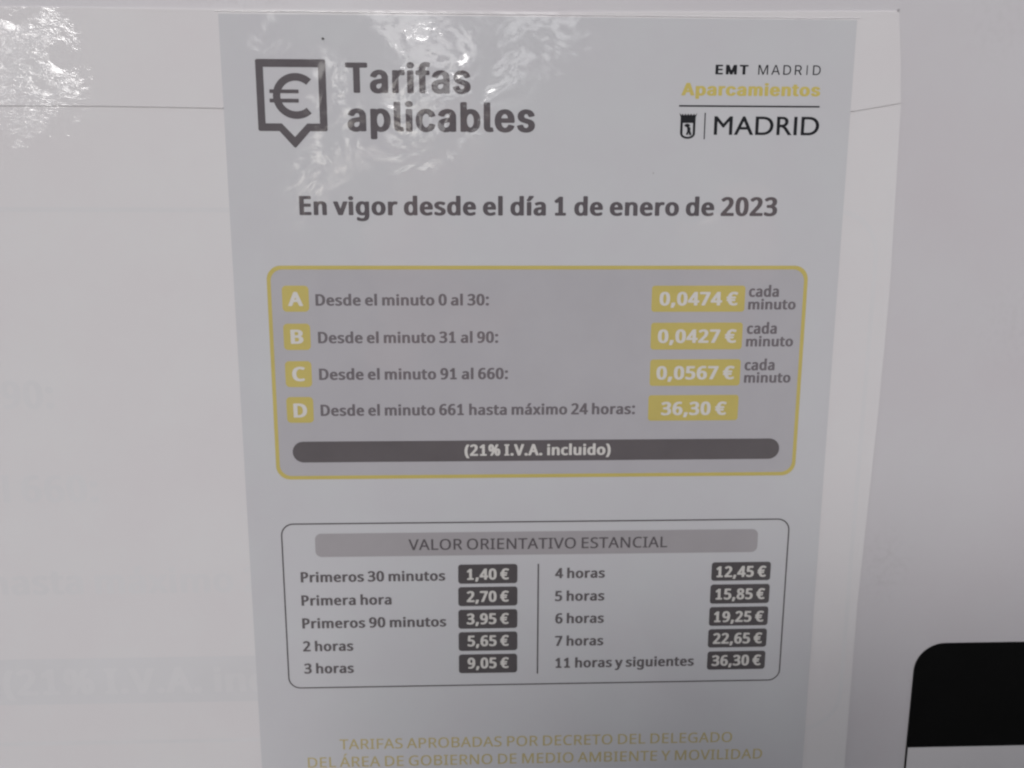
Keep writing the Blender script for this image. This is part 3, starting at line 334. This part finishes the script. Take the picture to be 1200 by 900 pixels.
def film_group():
    """the wrinkles of the glossy film, in place (world coordinates), shared by everything under it"""
    g = bpy.data.node_groups.new('film_wrinkles', 'ShaderNodeTree')
    g.interface.new_socket('Normal', in_out='OUTPUT', socket_type='NodeSocketVector')
    N = g.nodes; Lk = g.links
    geo = N.new('ShaderNodeNewGeometry'); out = N.new('NodeGroupOutput')
    def nz(scale, detail, rough, dist=0, stretch=None):
        n = N.new('ShaderNodeTexNoise'); n.inputs['Scale'].default_value = scale
        n.inputs['Detail'].default_value = detail; n.inputs['Roughness'].default_value = rough
        n.inputs['Distortion'].default_value = dist
        if stretch:
            mp = N.new('ShaderNodeMapping'); mp.inputs['Scale'].default_value = stretch
            Lk.new(geo.outputs['Position'], mp.inputs[0]); Lk.new(mp.outputs[0], n.inputs[0])
        else: Lk.new(geo.outputs['Position'], n.inputs[0])
        return n.outputs['Fac']
    def math_(op, a, b=None, clamp=False):
        m = N.new('ShaderNodeMath'); m.operation = op; m.use_clamp = clamp
        for i, v in enumerate((a, b)):
            if v is None: continue
            if isinstance(v, (int, float)): m.inputs[i].default_value = v
            else: Lk.new(v, m.inputs[i])
        return m.outputs[0]
    def blob(cx, cy, r0, r1):
        d = N.new('ShaderNodeVectorMath'); d.operation = 'DISTANCE'
        Lk.new(geo.outputs['Position'], d.inputs[0]); d.inputs[1].default_value = P3(cx, cy, 0)
        mr = N.new('ShaderNodeMapRange'); mr.interpolation_type = 'SMOOTHSTEP'
        Lk.new(d.outputs['Value'], mr.inputs[0])
        mr.inputs[1].default_value = r0*.001; mr.inputs[2].default_value = r1*.001
        mr.inputs[3].default_value = 1; mr.inputs[4].default_value = 0
        return mr.outputs[0]
    broad = nz(16, 1.5, .4)
    mid = nz(60, 2, .5, .6)
    crumple = nz(300, 3, .62, 1.0, (1, 1, 1.6))
    buckle = nz(42, 2.5, .5, .8)
    amt = math_('ADD', blob(*CRUMPLE[0]), math_('MULTIPLY', blob(*CRUMPLE[1]), .035), True)
    amt2 = math_('ADD', blob(*CRUMPLE[1]), math_('MULTIPLY', blob(*CRUMPLE[2]), .06), True)
    # heights in metres
    patch = N.new('ShaderNodeMapRange'); patch.interpolation_type = 'SMOOTHSTEP'
    Lk.new(nz(75, 1, .5), patch.inputs[0]); patch.inputs[1].default_value = .34; patch.inputs[2].default_value = .56
    amt = math_('MULTIPLY', amt, patch.outputs[0])
    h = math_('ADD', math_('MULTIPLY', broad, BUMP[0]), math_('MULTIPLY', mid, BUMP[1]))
    h = math_('ADD', h, math_('MULTIPLY', math_('MULTIPLY', crumple, amt), BUMP[2]))
    h = math_('ADD', h, math_('MULTIPLY', math_('MULTIPLY', buckle, amt2), BUMP[3]))
    b = N.new('ShaderNodeBump'); b.inputs['Strength'].default_value = 1; b.inputs['Distance'].default_value = 1
    Lk.new(h, b.inputs['Height']); Lk.new(b.outputs[0], out.inputs[0])
    return g
CRUMPLE = [(-152, -41, 4, 31), (-12, -28, 12, 42), (-100, -25, 5, 60)]
BUMP = (.0010, .00014, .0018, .0021)
FILM = film_group()

def speckle(nt, base, amount=.04, scale=60, hue=None):
    """faint unevenness of paper or paint"""
    geo = nt.nodes.new('ShaderNodeNewGeometry'); n = nt.nodes.new('ShaderNodeTexNoise')
    n.inputs['Scale'].default_value = scale; n.inputs['Detail'].default_value = 5; n.inputs['Roughness'].default_value = .62
    nt.links.new(geo.outputs['Position'], n.inputs[0])
    r = nt.nodes.new('ShaderNodeValToRGB'); e = r.color_ramp.elements
    e[0].position = .3; e[1].position = .7
    lo = [c*(1-amount) for c in base]; hi = [min(1, c*(1+amount)) for c in base]
    if hue: lo = [a*b for a, b in zip(lo, hue)]
    e[0].color = (*lo, 1); e[1].color = (*hi, 1)
    nt.links.new(n.outputs['Fac'], r.inputs[0])
    return r.outputs[0]

def filmed(name, col, amount=.03, coat=1.0, rough=.6, scale=60, hue=None):
    m, nt, b = nodes(name)
    nt.links.new(speckle(nt, col, amount, scale, hue), b.inputs['Base Color'])
    b.inputs['Roughness'].default_value = rough; b.inputs['Specular IOR Level'].default_value = .2
    b.inputs['Coat Weight'].default_value = coat; b.inputs['Coat Roughness'].default_value = .03
    b.inputs['Coat IOR'].default_value = 1.68
    g = nt.nodes.new('ShaderNodeGroup'); g.node_tree = FILM
    nt.links.new(g.outputs[0], b.inputs['Coat Normal'])
    return m

def plain(name, col, amount=.04, rough=.5, spec=.5, scale=60, hue=None):
    m, nt, b = nodes(name)
    nt.links.new(speckle(nt, col, amount, scale, hue), b.inputs['Base Color'])
    b.inputs['Roughness'].default_value = rough; b.inputs['Specular IOR Level'].default_value = spec
    return m

PAPER = filmed('laminated_paper', (.515, .515, .534), .015, scale=35, hue=(1.01, .985, 1.0))
COVER = filmed('white_vinyl', (.622, .606, .616), .015, scale=22, hue=(1.01, .985, .995))
GHOST = filmed('print_showing_through', (.611, .597, .612), .02, scale=40)
GHOST_BAR = filmed('bar_showing_through', (.592, .580, .597), .02, scale=40)
PANEL = filmed('grey_tint_print', (.41, .395, .42), .02)
YELLOW = filmed('yellow_print', (.50, .41, .13), .03)
YELLOW2 = filmed('yellow_letters', (.54, .44, .13), .03)
OCHRE = filmed('ochre_letters', (.46, .385, .20), .03)
WHITE = filmed('white_print', (.60, .575, .555), .02)
GREY_INK = filmed('grey_ink', (.102, .089, .098), .05)
GREY_INK2 = filmed('grey_ink_soft', (.148, .13, .142), .05)
DARK_BAR = filmed('dark_grey_print', (.115, .102, .108), .06)
TAG_INK = filmed('charcoal_print', (.085, .076, .08), .06)
MID_GREY = filmed('mid_grey_print', (.345, .325, .34), .03)
BLACK_INK = filmed('black_ink', (.010, .010, .014), .1)
def stained(m, spots):
    """scuffs and grime with a place of their own on the painted panel"""
    nt = m.node_tree; N = nt.nodes; b = next(n for n in N if n.type == 'BSDF_PRINCIPLED')
    src = b.inputs['Base Color'].links[0].from_socket
    geo = N.new('ShaderNodeNewGeometry')
    for x, y, r, stretch, amount in spots:
        mp = N.new('ShaderNodeMapping'); p = P3(x, y)
        mp.inputs['Scale'].default_value = (1, 0, stretch); mp.inputs['Location'].default_value = (-p[0], 0, -p[2]*stretch)
        nt.links.new(geo.outputs['Position'], mp.inputs[0])
        ln = N.new('ShaderNodeVectorMath'); ln.operation = 'LENGTH'; nt.links.new(mp.outputs[0], ln.inputs[0])
        mr = N.new('ShaderNodeMapRange'); mr.interpolation_type = 'SMOOTHSTEP'; nt.links.new(ln.outputs['Value'], mr.inputs[0])
        mr.inputs[1].default_value = 0; mr.inputs[2].default_value = r*.001; mr.inputs[3].default_value = 1; mr.inputs[4].default_value = 0
        n = N.new('ShaderNodeTexNoise'); n.inputs['Scale'].default_value = 420; n.inputs['Detail'].default_value = 4
        nt.links.new(geo.outputs['Position'], n.inputs[0])
        k = N.new('ShaderNodeMapRange'); nt.links.new(n.outputs['Fac'], k.inputs[0]); k.inputs[1].default_value = .45; k.inputs[2].default_value = .7
        mu = N.new('ShaderNodeMath'); mu.operation = 'MULTIPLY'; nt.links.new(mr.outputs[0], mu.inputs[0]); nt.links.new(k.outputs[0], mu.inputs[1])
        m2 = N.new('ShaderNodeMath'); m2.operation = 'MULTIPLY'; nt.links.new(mu.outputs[0], m2.inputs[0]); m2.inputs[1].default_value = amount
        mx = N.new('ShaderNodeMix'); mx.data_type = 'RGBA'; mx.blend_type = 'MULTIPLY'
        nt.links.new(m2.outputs[0], mx.inputs['Factor']); nt.links.new(src, mx.inputs[6]); mx.inputs[7].default_value = (.45, .43, .40, 1)
        src = mx.outputs[2]
    nt.links.new(src, b.inputs['Base Color'])
WALL = plain('painted_panel', (.51, .495, .515), .02, .38, .4, 18, (1.01, .98, .99))
stained(WALL, [(-78, -72, 40, 3, .35), (153, 133, 14, .6, .16), (195, 40, 30, 1, .08), (175, -60, 20, 1, .08)])
BLACK = plain('black_vinyl', (.004, .004, .004), .1, .6, .08)
SIGN_WHITE = plain('sign_white', (.56, .54, .555), .02, .4, .4, 30)
SPECK = plain('dark_speck', (.03, .028, .028), .1)

# ------------------------------------------------------------------ the panel everything is stuck on
wall = slab('wall', [(-1500, -700), (1500, -700), (1500, EYE*1000), (-1500, EYE*1000)], -60, 0, WALL)
wall['kind'] = 'structure'
ground = mesh_obj('ground', [(-60, -60, 0), (60, -60, 0), (60, 60, 0), (-60, 60, 0)], [(0, 1, 2, 3)],
                  plain('asphalt', (.16, .155, .15), .25, .9, .2, 3)); ground['kind'] = 'structure'

# ------------------------------------------------------------------ white vinyl cover with an older, larger notice showing through
BOT = 330.0; LEFTX = -330.0
root = tag(empty('white_cover_sheet', P3(20, BOT, 0)), 'wide white vinyl sheet behind the fare notice, faint older print showing through', 'sheet')
cr = L['cover_right']; ct = L['cover_top']
right = cr + [(cr[-1][0]-6, BOT)]
loop = [(LEFTX, ct[0][1]-1)] + ct[:-1] + right + [(LEFTX, BOT)]
main = slab('lower_sheet', loop, 0.02, .40, COVER, root)
# the upper strip overlaps the lower sheet; its bottom edge is the fine line beside the notice
se = L['strip_edge']
top = [(LEFTX, ct[0][1]-.7)] + [(a, b+.25) for a, b in ct[:-1]] + [(cr[0][0]-.3, cr[0][1]+.3), (cr[1][0]-.25, cr[1][1]), (se[-1][0]-.1, se[-1][1])]
loop = top + se[::-1][1:] + [(LEFTX, se[0][1])]
strip = slab('upper_strip', loop, .41, .62, COVER, root)
# bead of lifted film along the top edge
def bead(name, pts, r, mat, parent, out=.5, seed=1):
    bm = bmesh.new(); rings = []
    rnd = random.Random(seed); n = 0
    fine = []
    for (a, b), (c, d) in zip(pts, pts[1:]):
        k = max(1, int(math.hypot(c-a, d-b)/2))
        fine += [(a+(c-a)*i/k, b+(d-b)*i/k) for i in range(k)]
    fine.append(pts[-1])
    for i, (a, b) in enumerate(fine):
        rr = r*(.75+.5*noise.noise((a*.13, b*.13, seed)))
        w = .18*noise.noise((a*.06, 7, seed))
        rings.append([bm.verts.new(P3(a, b+w+rr*1.6*math.cos(t), out+rr*math.sin(t))) for t in (0, .5, 1.05, 1.57, 2.1, 2.64, 3.14)])
    for p, q in zip(rings, rings[1:]):
        for j in range(6): bm.faces.new((p[j], p[j+1], q[j+1], q[j]))
    bmesh.ops.recalc_face_normals(bm, faces=bm.faces)
    for f in bm.faces: f.smooth = True
    o = from_bm(name, bm, mat); return adopt(o, parent)
ghost_out = .425
for sp in L['ghost_text']:
    letter(sp, ghost_out, GHOST, root, 'faded_lettering')
x0, y0, x1, y1 = L['ghost_band']
o = flat('faded_bar', [rrect(x0, y0, x1, y1, 7)], ghost_out, GHOST_BAR, root)
o['label'] = 'faint grey bar with lighter lettering'
letter(L['ghost_iva'], ghost_out+.02, GHOST, root, 'faded_lettering')
x0, y0, x1, y1 = L['ghost_box']
flat('faded_border', [rrect(x0, y0, x1, y1, 16), rrect(x0+1.6, y0+1.6, x1-1.6, y1-1.6, 14.6)[::-1]], ghost_out, GHOST, root)

# ------------------------------------------------------------------ the laminated fare notice
px0, py0, px1 = L['paper']
notice = tag(empty('fare_notice', P3((px0+px1)/2, py0+297, 0)), 'laminated A4 parking fare notice with yellow-edged tariff panel and grey lettering', 'notice')
def paper_sheet():
    bm = bmesh.new(); nx, ny = 44, 62; r = []
    for j in range(ny+1):
        row = []
        for i in range(nx+1):
            u, v = i/nx, j/ny
            x = px0+(px1-px0)*u; y = py0+(297)*v
            row.append(bm.verts.new(P3(x, y, .95)))
        r.append(row)
    for j in range(ny):
        for i in range(nx): bm.faces.new((r[j][i], r[j+1][i], r[j+1][i+1], r[j][i+1]))
    edge = [e for e in bm.edges if e.is_boundary]
    g = bmesh.ops.extrude_edge_only(bm, edges=edge)
    bmesh.ops.translate(bm, verts=[v for v in g['geom'] if isinstance(v, bmesh.types.BMVert)], vec=(0, .0005, 0))
    bmesh.ops.recalc_face_normals(bm, faces=bm.faces)
    return bm
bm = paper_sheet()
for f in bm.faces: pass
paper = adopt(from_bm('paper', bm, PAPER), notice)
bead('film_edge', [(px0-1, py0-.9), (px0+40, py0-.9), (px0+110, py0-.7), (px1+1, py0-.5)], .16, COVER, notice, .66, 3)
O1, O2, O3 = .975, 1.0, 1.025

# euro emblem
x0, y0, x1, y1 = L['iconbox']; tx, ty = L['icontip']; th = L['icont']+.15; n0, n1 = L['iconnotch']
em = flat('emblem', [
    [(x0+.6, y0), (x1-.6, y0), (x1-.18, y0+.18), (x1, y0+.6), (x1, y1-.6), (x1-.18, y1-.18), (x1-.6, y1), (n1+.2, y1), (tx+.5, ty-.35), (tx, ty), (tx-.5, ty-.35), (n0-.2, y1), (x0+.6, y1), (x0+.18, y1-.18), (x0, y1-.6), (x0, y0+.6), (x0+.18, y0+.18)],
    [(x0+th, y0+th), (x0+th, y1-th), (n0+.7, y1-th), (tx, ty-th*1.42), (n1-.7, y1-th), (x1-th, y1-th), (x1-th, y0+th)]], O1, GREY_INK, notice)
em['label'] = 'grey square speech-bubble outline around a euro sign'
cx, cy, rx, ry = L['euro']; w = 2.45
arc = [rad(a) for a in range(47, 314, 6)]
outer = [(cx+rx*math.cos(a), cy-ry*math.sin(a)) for a in arc]
inner = [(cx+(rx-w)*math.cos(a), cy-(ry-w)*math.sin(a)) for a in arc[::-1]]
flat('euro_sign', [outer+inner], O1, GREY_INK, em)
for b in L['eurobars']: flat('euro_bar', [rrect(*b, .1, 1)], O2, GREY_INK, em)

# headings
for sp in L['title']: letter(sp, O1, GREY_INK, notice)
letter(L['date'], O1, GREY_INK, notice)

# operator's marks, top right
letter(L['emt'], O1, BLACK_INK, notice, gap=170)
letter(L['madrid_small'], O1, BLACK_INK, notice, gap=190)
letter(L['apar'], O1, YELLOW2, notice)
x0, y0, x1, y1 = L['rule']; flat('rule', [rrect(x0, y0, x1, y1, .05, 1)], O1, BLACK_INK, notice)
x0, y0, x1, y1 = L['vline']; flat('rule', [rrect(x0, y0, x1, y1, .05, 1)], O1, BLACK_INK, notice)
letter(L['madrid'], O1, BLACK_INK, notice)
# small crest: crowned shield, hollow lower field with a bear against a tree
x0, y0, x1, y1 = L['crest']; w = x1-x0; h = y1-y0
def cr_(pts): return [(x0+a*w, y0+b*h) for a, b in pts]
crown = [(-.05, -.01), (.08, .075), (.15, .02), (.24, .085), (.33, .015), (.42, .085), (.5, .01), (.58, .085), (.67, .015), (.76, .085), (.85, .02), (.92, .075), (1.05, -.01), (.965, .16), (.965, .80)]
base_ = [(.5+.455*math.cos(rad(a)), .80+.20*math.sin(rad(a))) for a in range(15, 180, 15)]
shield = crown + base_ + [(.035, .80), (.035, .16)]
field = [(.19, .38), (.19, .80)] + [(.5+.31*math.cos(rad(a)), .80+.115*math.sin(rad(a))) for a in range(165, 0, -15)] + [(.81, .80), (.81, .38)]
crest = flat('crest', [cr_(shield), cr_(field)], O1, BLACK_INK, notice)
crest['label'] = 'small black crowned shield with a bear and tree'
treetop = [(.46+.17*math.cos(rad(a))*(1+.12*math.cos(rad(a*4))), .475+.07*math.sin(rad(a))) for a in range(0, 360, 24)]
flat('tree_mark', [cr_(treetop)], O2, BLACK_INK, crest)
flat('bear_mark', [cr_([(.44, .54), (.62, .53), (.68, .60), (.66, .68), (.74, .80), (.72, .86), (.60, .85), (.56, .76), (.52, .84), (.40, .85), (.42, .78), (.47, .70), (.46, .62)])], O2, BLACK_INK, crest)

# tariff panel
x0, y0, x1, y1 = L['panel1']; r = 5.0; t = 1.35
tp = flat('tariff_panel', [rrect(x0+.3, y0+.3, x1-.3, y1-.3, r-.3, 10)], O1, PANEL, notice)
tp['label'] = 'grey tinted panel with a yellow rounded border'
flat('border', [rrect(x0, y0, x1, y1, r, 10), rrect(x0+t, y0+t, x1-t, y1-t, r-t*.7, 10)[::-1]], O2, YELLOW, tp)
for b, l, row in zip(L['badges'], L['letters'], L['rows']):
    o = flat('row_badge', [rrect(*b, 1.5)], O2, YELLOW, notice); o['label'] = 'yellow badge with the letter '+l[0]
    letter(l, O3, WHITE, o)
    letter(row, O2, GREY_INK2, notice)
for b, l in zip(L['pbox'], L['ptext']):
    o = flat('price_box', [rrect(*b, 1.1)], O2, YELLOW, notice); o['label'] = 'yellow price box reading '+l[0].replace(' €', ' euro')
    letter(l, O3, WHITE, o)
for u in L['unit']:
    for l in u: letter(l, O2, GREY_INK2, notice)
o = flat('tax_bar', [rrect(*L['bar'], 9)], O2, DARK_BAR, notice); o['label'] = 'dark rounded bar with the tax note'
letter(L['iva'], O3, WHITE, o)

# table of guide prices
x0, y0, x1, y1 = L['panel2']; r = 4.6; t = .52
flat('table_border', [rrect(x0, y0, x1, y1, r, 10), rrect(x0+t, y0+t, x1-t, y1-t, r-t, 10)[::-1]], O1, TAG_INK, notice)
o = flat('header_bar', [rrect(*L['hbar'], 2.3)], O1, MID_GREY, notice); o['label'] = 'mid grey bar with the table heading'
letter(L['valor'], O2, GREY_INK, o)
for l in L['lt'] + L['rt']: letter(l, O1, DARK_BAR, notice)
for b, l in zip(L['lb']+L['rb'], L['lp']+L['rp']):
    o = flat('price_box', [rrect(*b, 1.15)], O1, TAG_INK, notice); o['label'] = 'dark price box reading '+l[0].replace(' €', ' euro')
    letter(l, O2, WHITE, o)
x0, y0, x1, y1 = L['divider']; flat('divider', [rrect(x0, y0, x1, y1, .05, 1)], O1, TAG_INK, notice)
for l in L['foot']: letter(l, O1, OCHRE, notice)

# ------------------------------------------------------------------ the black-topped sign at the lower right
sx, sy, sb = 167.6, 165.1, 209.3
sg = tag(empty('parking_sign', P3(230, 300, 0)), 'black and white sign with a rounded black corner, at the lower right of the notice', 'sign')
slab('backing', rrect(sx, sy, 330, 360, 11.5, 14), .02, .55, BLACK, sg)
slab('white_field', [(sx+.55, sb), (329.4, sb), (329.4, 350), (sx+.55, 350)], .56, .62, SIGN_WHITE, sg)

# ------------------------------------------------------------------ small specks
for i, (a, b, r) in enumerate(L['specks']):
    rnd = random.Random(i)
    lp = [(a+r*(.7+.5*rnd.random())*math.cos(k*.785), b+r*(.6+.5*rnd.random())*math.sin(k*.785)) for k in range(8)]
    lab = ['tiny black speck on the notice above the euro emblem', 'tiny grey speck at the top right corner of the white sheet', 'tiny grey speck where the strip edge meets the notice', 'tiny faint speck on the notice under the small crest'][i]
    o = slab('speck', lp, [1.0, .63, .66, 1.0][i], [1.12, .72, .74, 1.03][i], SPECK if i == 0 else MID_GREY)
    tag(o, lab, 'speck', 'specks of dirt')

# ------------------------------------------------------------------ what the film mirrors: trees across the pavement behind the photographer
LEAF = plain('leaves', (.05, .075, .028), .35, .45, .5, 2)
BARK = plain('bark', (.10, .08, .065), .3, .9, .2, 9)
def limb(bm, a, b, r0, r1, n=7):
    d = (b-a).normalized(); s = d.orthogonal().normalized(); t = d.cross(s)
    A = [bm.verts.new(a+(s*math.cos(k*2*math.pi/n)+t*math.sin(k*2*math.pi/n))*r0) for k in range(n)]
    B = [bm.verts.new(b+(s*math.cos(k*2*math.pi/n)+t*math.sin(k*2*math.pi/n))*r1) for k in range(n)]
    for k in range(n): bm.faces.new((A[k], A[(k+1) % n], B[(k+1) % n], B[k]))
def tree(loc, h, spread, leaves, leaf, seed, base, label):
    rnd = random.Random(seed); loc = Vector(loc)
    root = tag(empty('shade_tree', loc), label, 'tree', 'trees behind the photographer')
    bm = bmesh.new(); fork = Vector((rnd.uniform(-.2, .2), rnd.uniform(-.2, .2), base+(h-base)*.25))
    limb(bm, Vector((0, 0, -.02)), fork, .2, .14, 10); tips = []
    for k in range(9):
        a = k*2.4+rnd.random(); e = Vector((math.cos(a)*spread*rnd.uniform(.4, .8), math.sin(a)*spread*rnd.uniform(.4, .8), base+(h-base)*rnd.uniform(.15, .85)))
        m = fork.lerp(e, .5)+Vector((0, 0, .25)); limb(bm, fork, m, .10, .06); limb(bm, m, e, .06, .02); tips += [m, e]
    me = bpy.data.meshes.new('trunk'); bm.to_mesh(me); bm.free(); me.materials.append(BARK)
    o = bpy.data.objects.new('trunk', me); COL.objects.link(o); o.parent = root
    cl = [(Vector((rnd.gauss(0, .42)*spread, rnd.gauss(0, .42)*spread, base+(h-base)*rnd.uniform(.0, 1))), rnd.uniform(.35, .8)*spread*.42) for _ in range(70)]
    vs = []; fs = []
    for i in range(leaves):
        c, r = rnd.choice(cl); p = c+Vector((rnd.gauss(0, .55)*r, rnd.gauss(0, .55)*r, rnd.gauss(0, .45)*r))
        d = Vector((rnd.gauss(0, 1), rnd.gauss(0, 1), rnd.gauss(0, .6))).normalized(); s = d.cross(Vector((rnd.gauss(0, 1), rnd.gauss(0, 1), rnd.gauss(0, 1)))).normalized()
        l = leaf*rnd.uniform(.7, 1.3); n = len(vs)
        vs += [p, p+d*l*.5+s*l*.3, p+d*l, p+d*l*.5-s*l*.3]; fs.append((n, n+1, n+2, n+3))
    o = mesh_obj('crown', vs, fs, LEAF); o.parent = root
    return root
def polar(az, dist): return (math.sin(rad(az))*dist, -math.cos(rad(az))*dist, 0)
for k, (az, dist, h, sp, nl, lf, base, lab) in enumerate(TREES):
    tree(polar(az, dist), h, sp, nl, lf, 11+k, base, lab)

# ------------------------------------------------------------------ the photographer, standing close: shades the lower right and shows in the film as a dark shape
SKIN = plain('skin', (.48, .29, .21), .05, .5, .4, 30)
COAT = plain('dark_cloth', (.035, .036, .045), .15, .9, .2, 200)
DENIM = plain('trouser_cloth', (.03, .04, .07), .2, .9, .2, 200)
HAIR = plain('hair', (.03, .02, .015), .2, .5, .4, 200)
PHONE = plain('phone_shell', (.02, .02, .022), .05, .25, .5)
def grown(name, caps, balls, vox, mat, parent, smooth=6):
    """one continuous surface: tapered limbs (a, b, ra, rb) and ellipsoids (centre, radii) fused and smoothed"""
    bm = bmesh.new()
    for a, b, ra, rb in caps:
        a, b = Vector(a), Vector(b); n = max(1, int((b-a).length/(min(ra, rb)*.35)))
        for i in range(n+1):
            t = i/n; r = ra+(rb-ra)*t
            bmesh.ops.create_icosphere(bm, subdivisions=2, radius=r*1.02, matrix=Matrix.Translation(a.lerp(b, t)))
    for c, r in balls:
        bmesh.ops.create_icosphere(bm, subdivisions=3, radius=1, matrix=Matrix.Translation(c) @ Matrix.Diagonal((*r, 1)))
    me = bpy.data.meshes.new(name); bm.to_mesh(me); bm.free()
    o = bpy.data.objects.new(name, me); COL.objects.link(o)
    m = o.modifiers.new('fuse', 'REMESH'); m.mode = 'VOXEL'; m.voxel_size = vox; m.use_smooth_shade = True
    s = o.modifiers.new('smooth', 'SMOOTH'); s.factor = .5; s.iterations = smooth
    bpy.context.view_layer.update()
    m2 = bpy.data.meshes.new_from_object(o.evaluated_get(bpy.context.evaluated_depsgraph_get()))
    o.modifiers.clear(); o.data = m2; m2.name = name; m2.materials.clear(); m2.materials.append(mat)
    return adopt(o, parent)
bx, by = -.005, -.65
pr = tag(empty('person', (bx, by, 0)), 'standing photographer in a dark jacket holding up a phone, mirrored dimly in the film', 'person')
HC = Vector((bx, by+.035, 1.53))                # centre of the head, eyes at this height
def V(x, y, z): return (bx+x, by+y, z)
body = [(V(0, .0, 1.28), V(0, .015, 1.43), .055, .052), (V(0, 0, .90), V(0, 0, 1.20), .085, .085)]
skull = [(HC+Vector((0, -.012, .035)), (.074, .093, .086)), (HC+Vector((0, .022, -.035)), (.056, .066, .075)), (HC+Vector((0, .062, -.082)), (.024, .022, .020)),
         (HC+Vector((0, .092, -.030)), (.011, .015, .012)), (HC+Vector((0, .084, -.008)), (.008, .012, .022)),
         (HC+Vector((-.076, .0, -.015)), (.009, .018, .029)), (HC+Vector((.076, .0, -.015)), (.009, .018, .029)),
         (HC+Vector((0, .078, -.056)), (.022, .010, .007))]
jk = [(V(-.06, 0, .84), V(-.06, 0, 1.22), .105, .11), (V(.06, 0, .84), V(.06, 0, 1.22), .105, .11), (V(-.15, 0, 1.27), V(.15, 0, 1.27), .065, .065), (V(0, 0, 1.28), V(0, .008, 1.345), .085, .066)]
for side in (-1, 1):
    sh, el = V(.175*side, .01, 1.27), V(.235*side, .12, 1.06)
    wr = (-.055, -.405, 1.44) if side < 0 else (.185, -.405, 1.44)
    pa = (wr[0]+.006*side, -.362, 1.487)
    body += [(sh, el, .045, .036), (el, wr, .036, .024), (wr, pa, .023, .027)]
    cuff = Vector(el).lerp(Vector(wr), .85)
    jk += [(sh, el, .066, .054), (el, cuff, .052, .037)]
    for dz, ln in ((.034, .85), (.017, 1), (.0, .95), (-.016, .75)):
        k0 = Vector((pa[0]+.004*side, pa[1]+.012, pa[2]+dz)); k1 = k0+Vector((.004*side, .030*ln, .004)); k2 = k1+Vector((-.012*side, .020*ln, .002)); k3 = k2+Vector((-.018*side, .003, 0))
        body += [(k0, k1, .0088, .0082), (k1, k2, .0080, .0074), (k2, k3, .0073, .0066)]
    th0 = Vector((pa[0]-.012*side, pa[1]-.004, pa[2]-.008)); th1 = th0+Vector((-.022*side, .012, .018)); th2 = th1+Vector((-.020*side, .010, .012))
    body += [(th0, th1, .0105, .0095), (th1, th2, .0092, .008)]
    body += [(V(.09*side, 0, .80), V(.10*side, .02, .46), .08, .052), (V(.10*side, .02, .46), V(.105*side, -.01, .09), .050, .034)]
    skull.append((Vector(V(.112*side, .02, .05)), (.036, .10, .035)))
grown('body', body, skull, .0042, SKIN, pr, 3)
grown('jacket', jk, [], .010, COAT, pr)
tr_ = [(V(-.05, -.005, .86), V(.05, -.005, .86), .112, .112)]
for side in (-1, 1): tr_ += [(V(.088*side, -.005, .82), V(.10*side, .02, .46), .102, .072), (V(.10*side, .02, .46), V(.105*side, -.01, .10), .070, .058)]
grown('trousers', tr_, [], .010, DENIM, pr)
for side in (-1, 1): grown('shoe', [(V(.107*side, -.05, .045), V(.115*side, .13, .04), .047, .042)], [], .008, PHONE, pr)
grown('hair', [], [(HC+Vector((0, -.026, .048)), (.083, .092, .084)), (HC+Vector((0, .03, .098)), (.058, .045, .030)), (HC+Vector((0, -.05, .0)), (.070, .062, .075))], .006, HAIR, pr)
EYE_WHITE = plain('eye_white', (.6, .58, .56), .02, .3)
for dx in (-.030, .030):
    bm = bmesh.new(); bmesh.ops.create_uvsphere(bm, u_segments=12, v_segments=8, radius=.0115, matrix=Matrix.Translation(HC+Vector((dx, .068, -.006))))
    e = adopt(from_bm('eye', bm, EYE_WHITE), pr)
    bm = bmesh.new(); bmesh.ops.create_uvsphere(bm, u_segments=10, v_segments=6, radius=.0056, matrix=Matrix.Translation(HC+Vector((dx, .0756, -.006))))
    adopt(from_bm('iris', bm, HAIR), e)
# the phone, its lens where the picture was taken from
ph = tag(empty('phone', (0, -DIST, EYE)), 'black phone held sideways by the photographer in front of the notice', 'phone')
ph.matrix_world = M @ Matrix.Translation((0, 0, .0035))
bm = bmesh.new(); lp = rrect(-14, -14, 146, 60, 10)
f = bm.faces.new([bm.verts.new((a*.001, -b*.001, 0)) for a, b in lp]); r = bmesh.ops.extrude_face_region(bm, geom=[f])
bmesh.ops.translate(bm, verts=[v for v in r['geom'] if isinstance(v, bmesh.types.BMVert)], vec=(0, 0, .008)); bmesh.ops.recalc_face_normals(bm, faces=bm.faces)
from_bm('shell', bm, PHONE, ph)
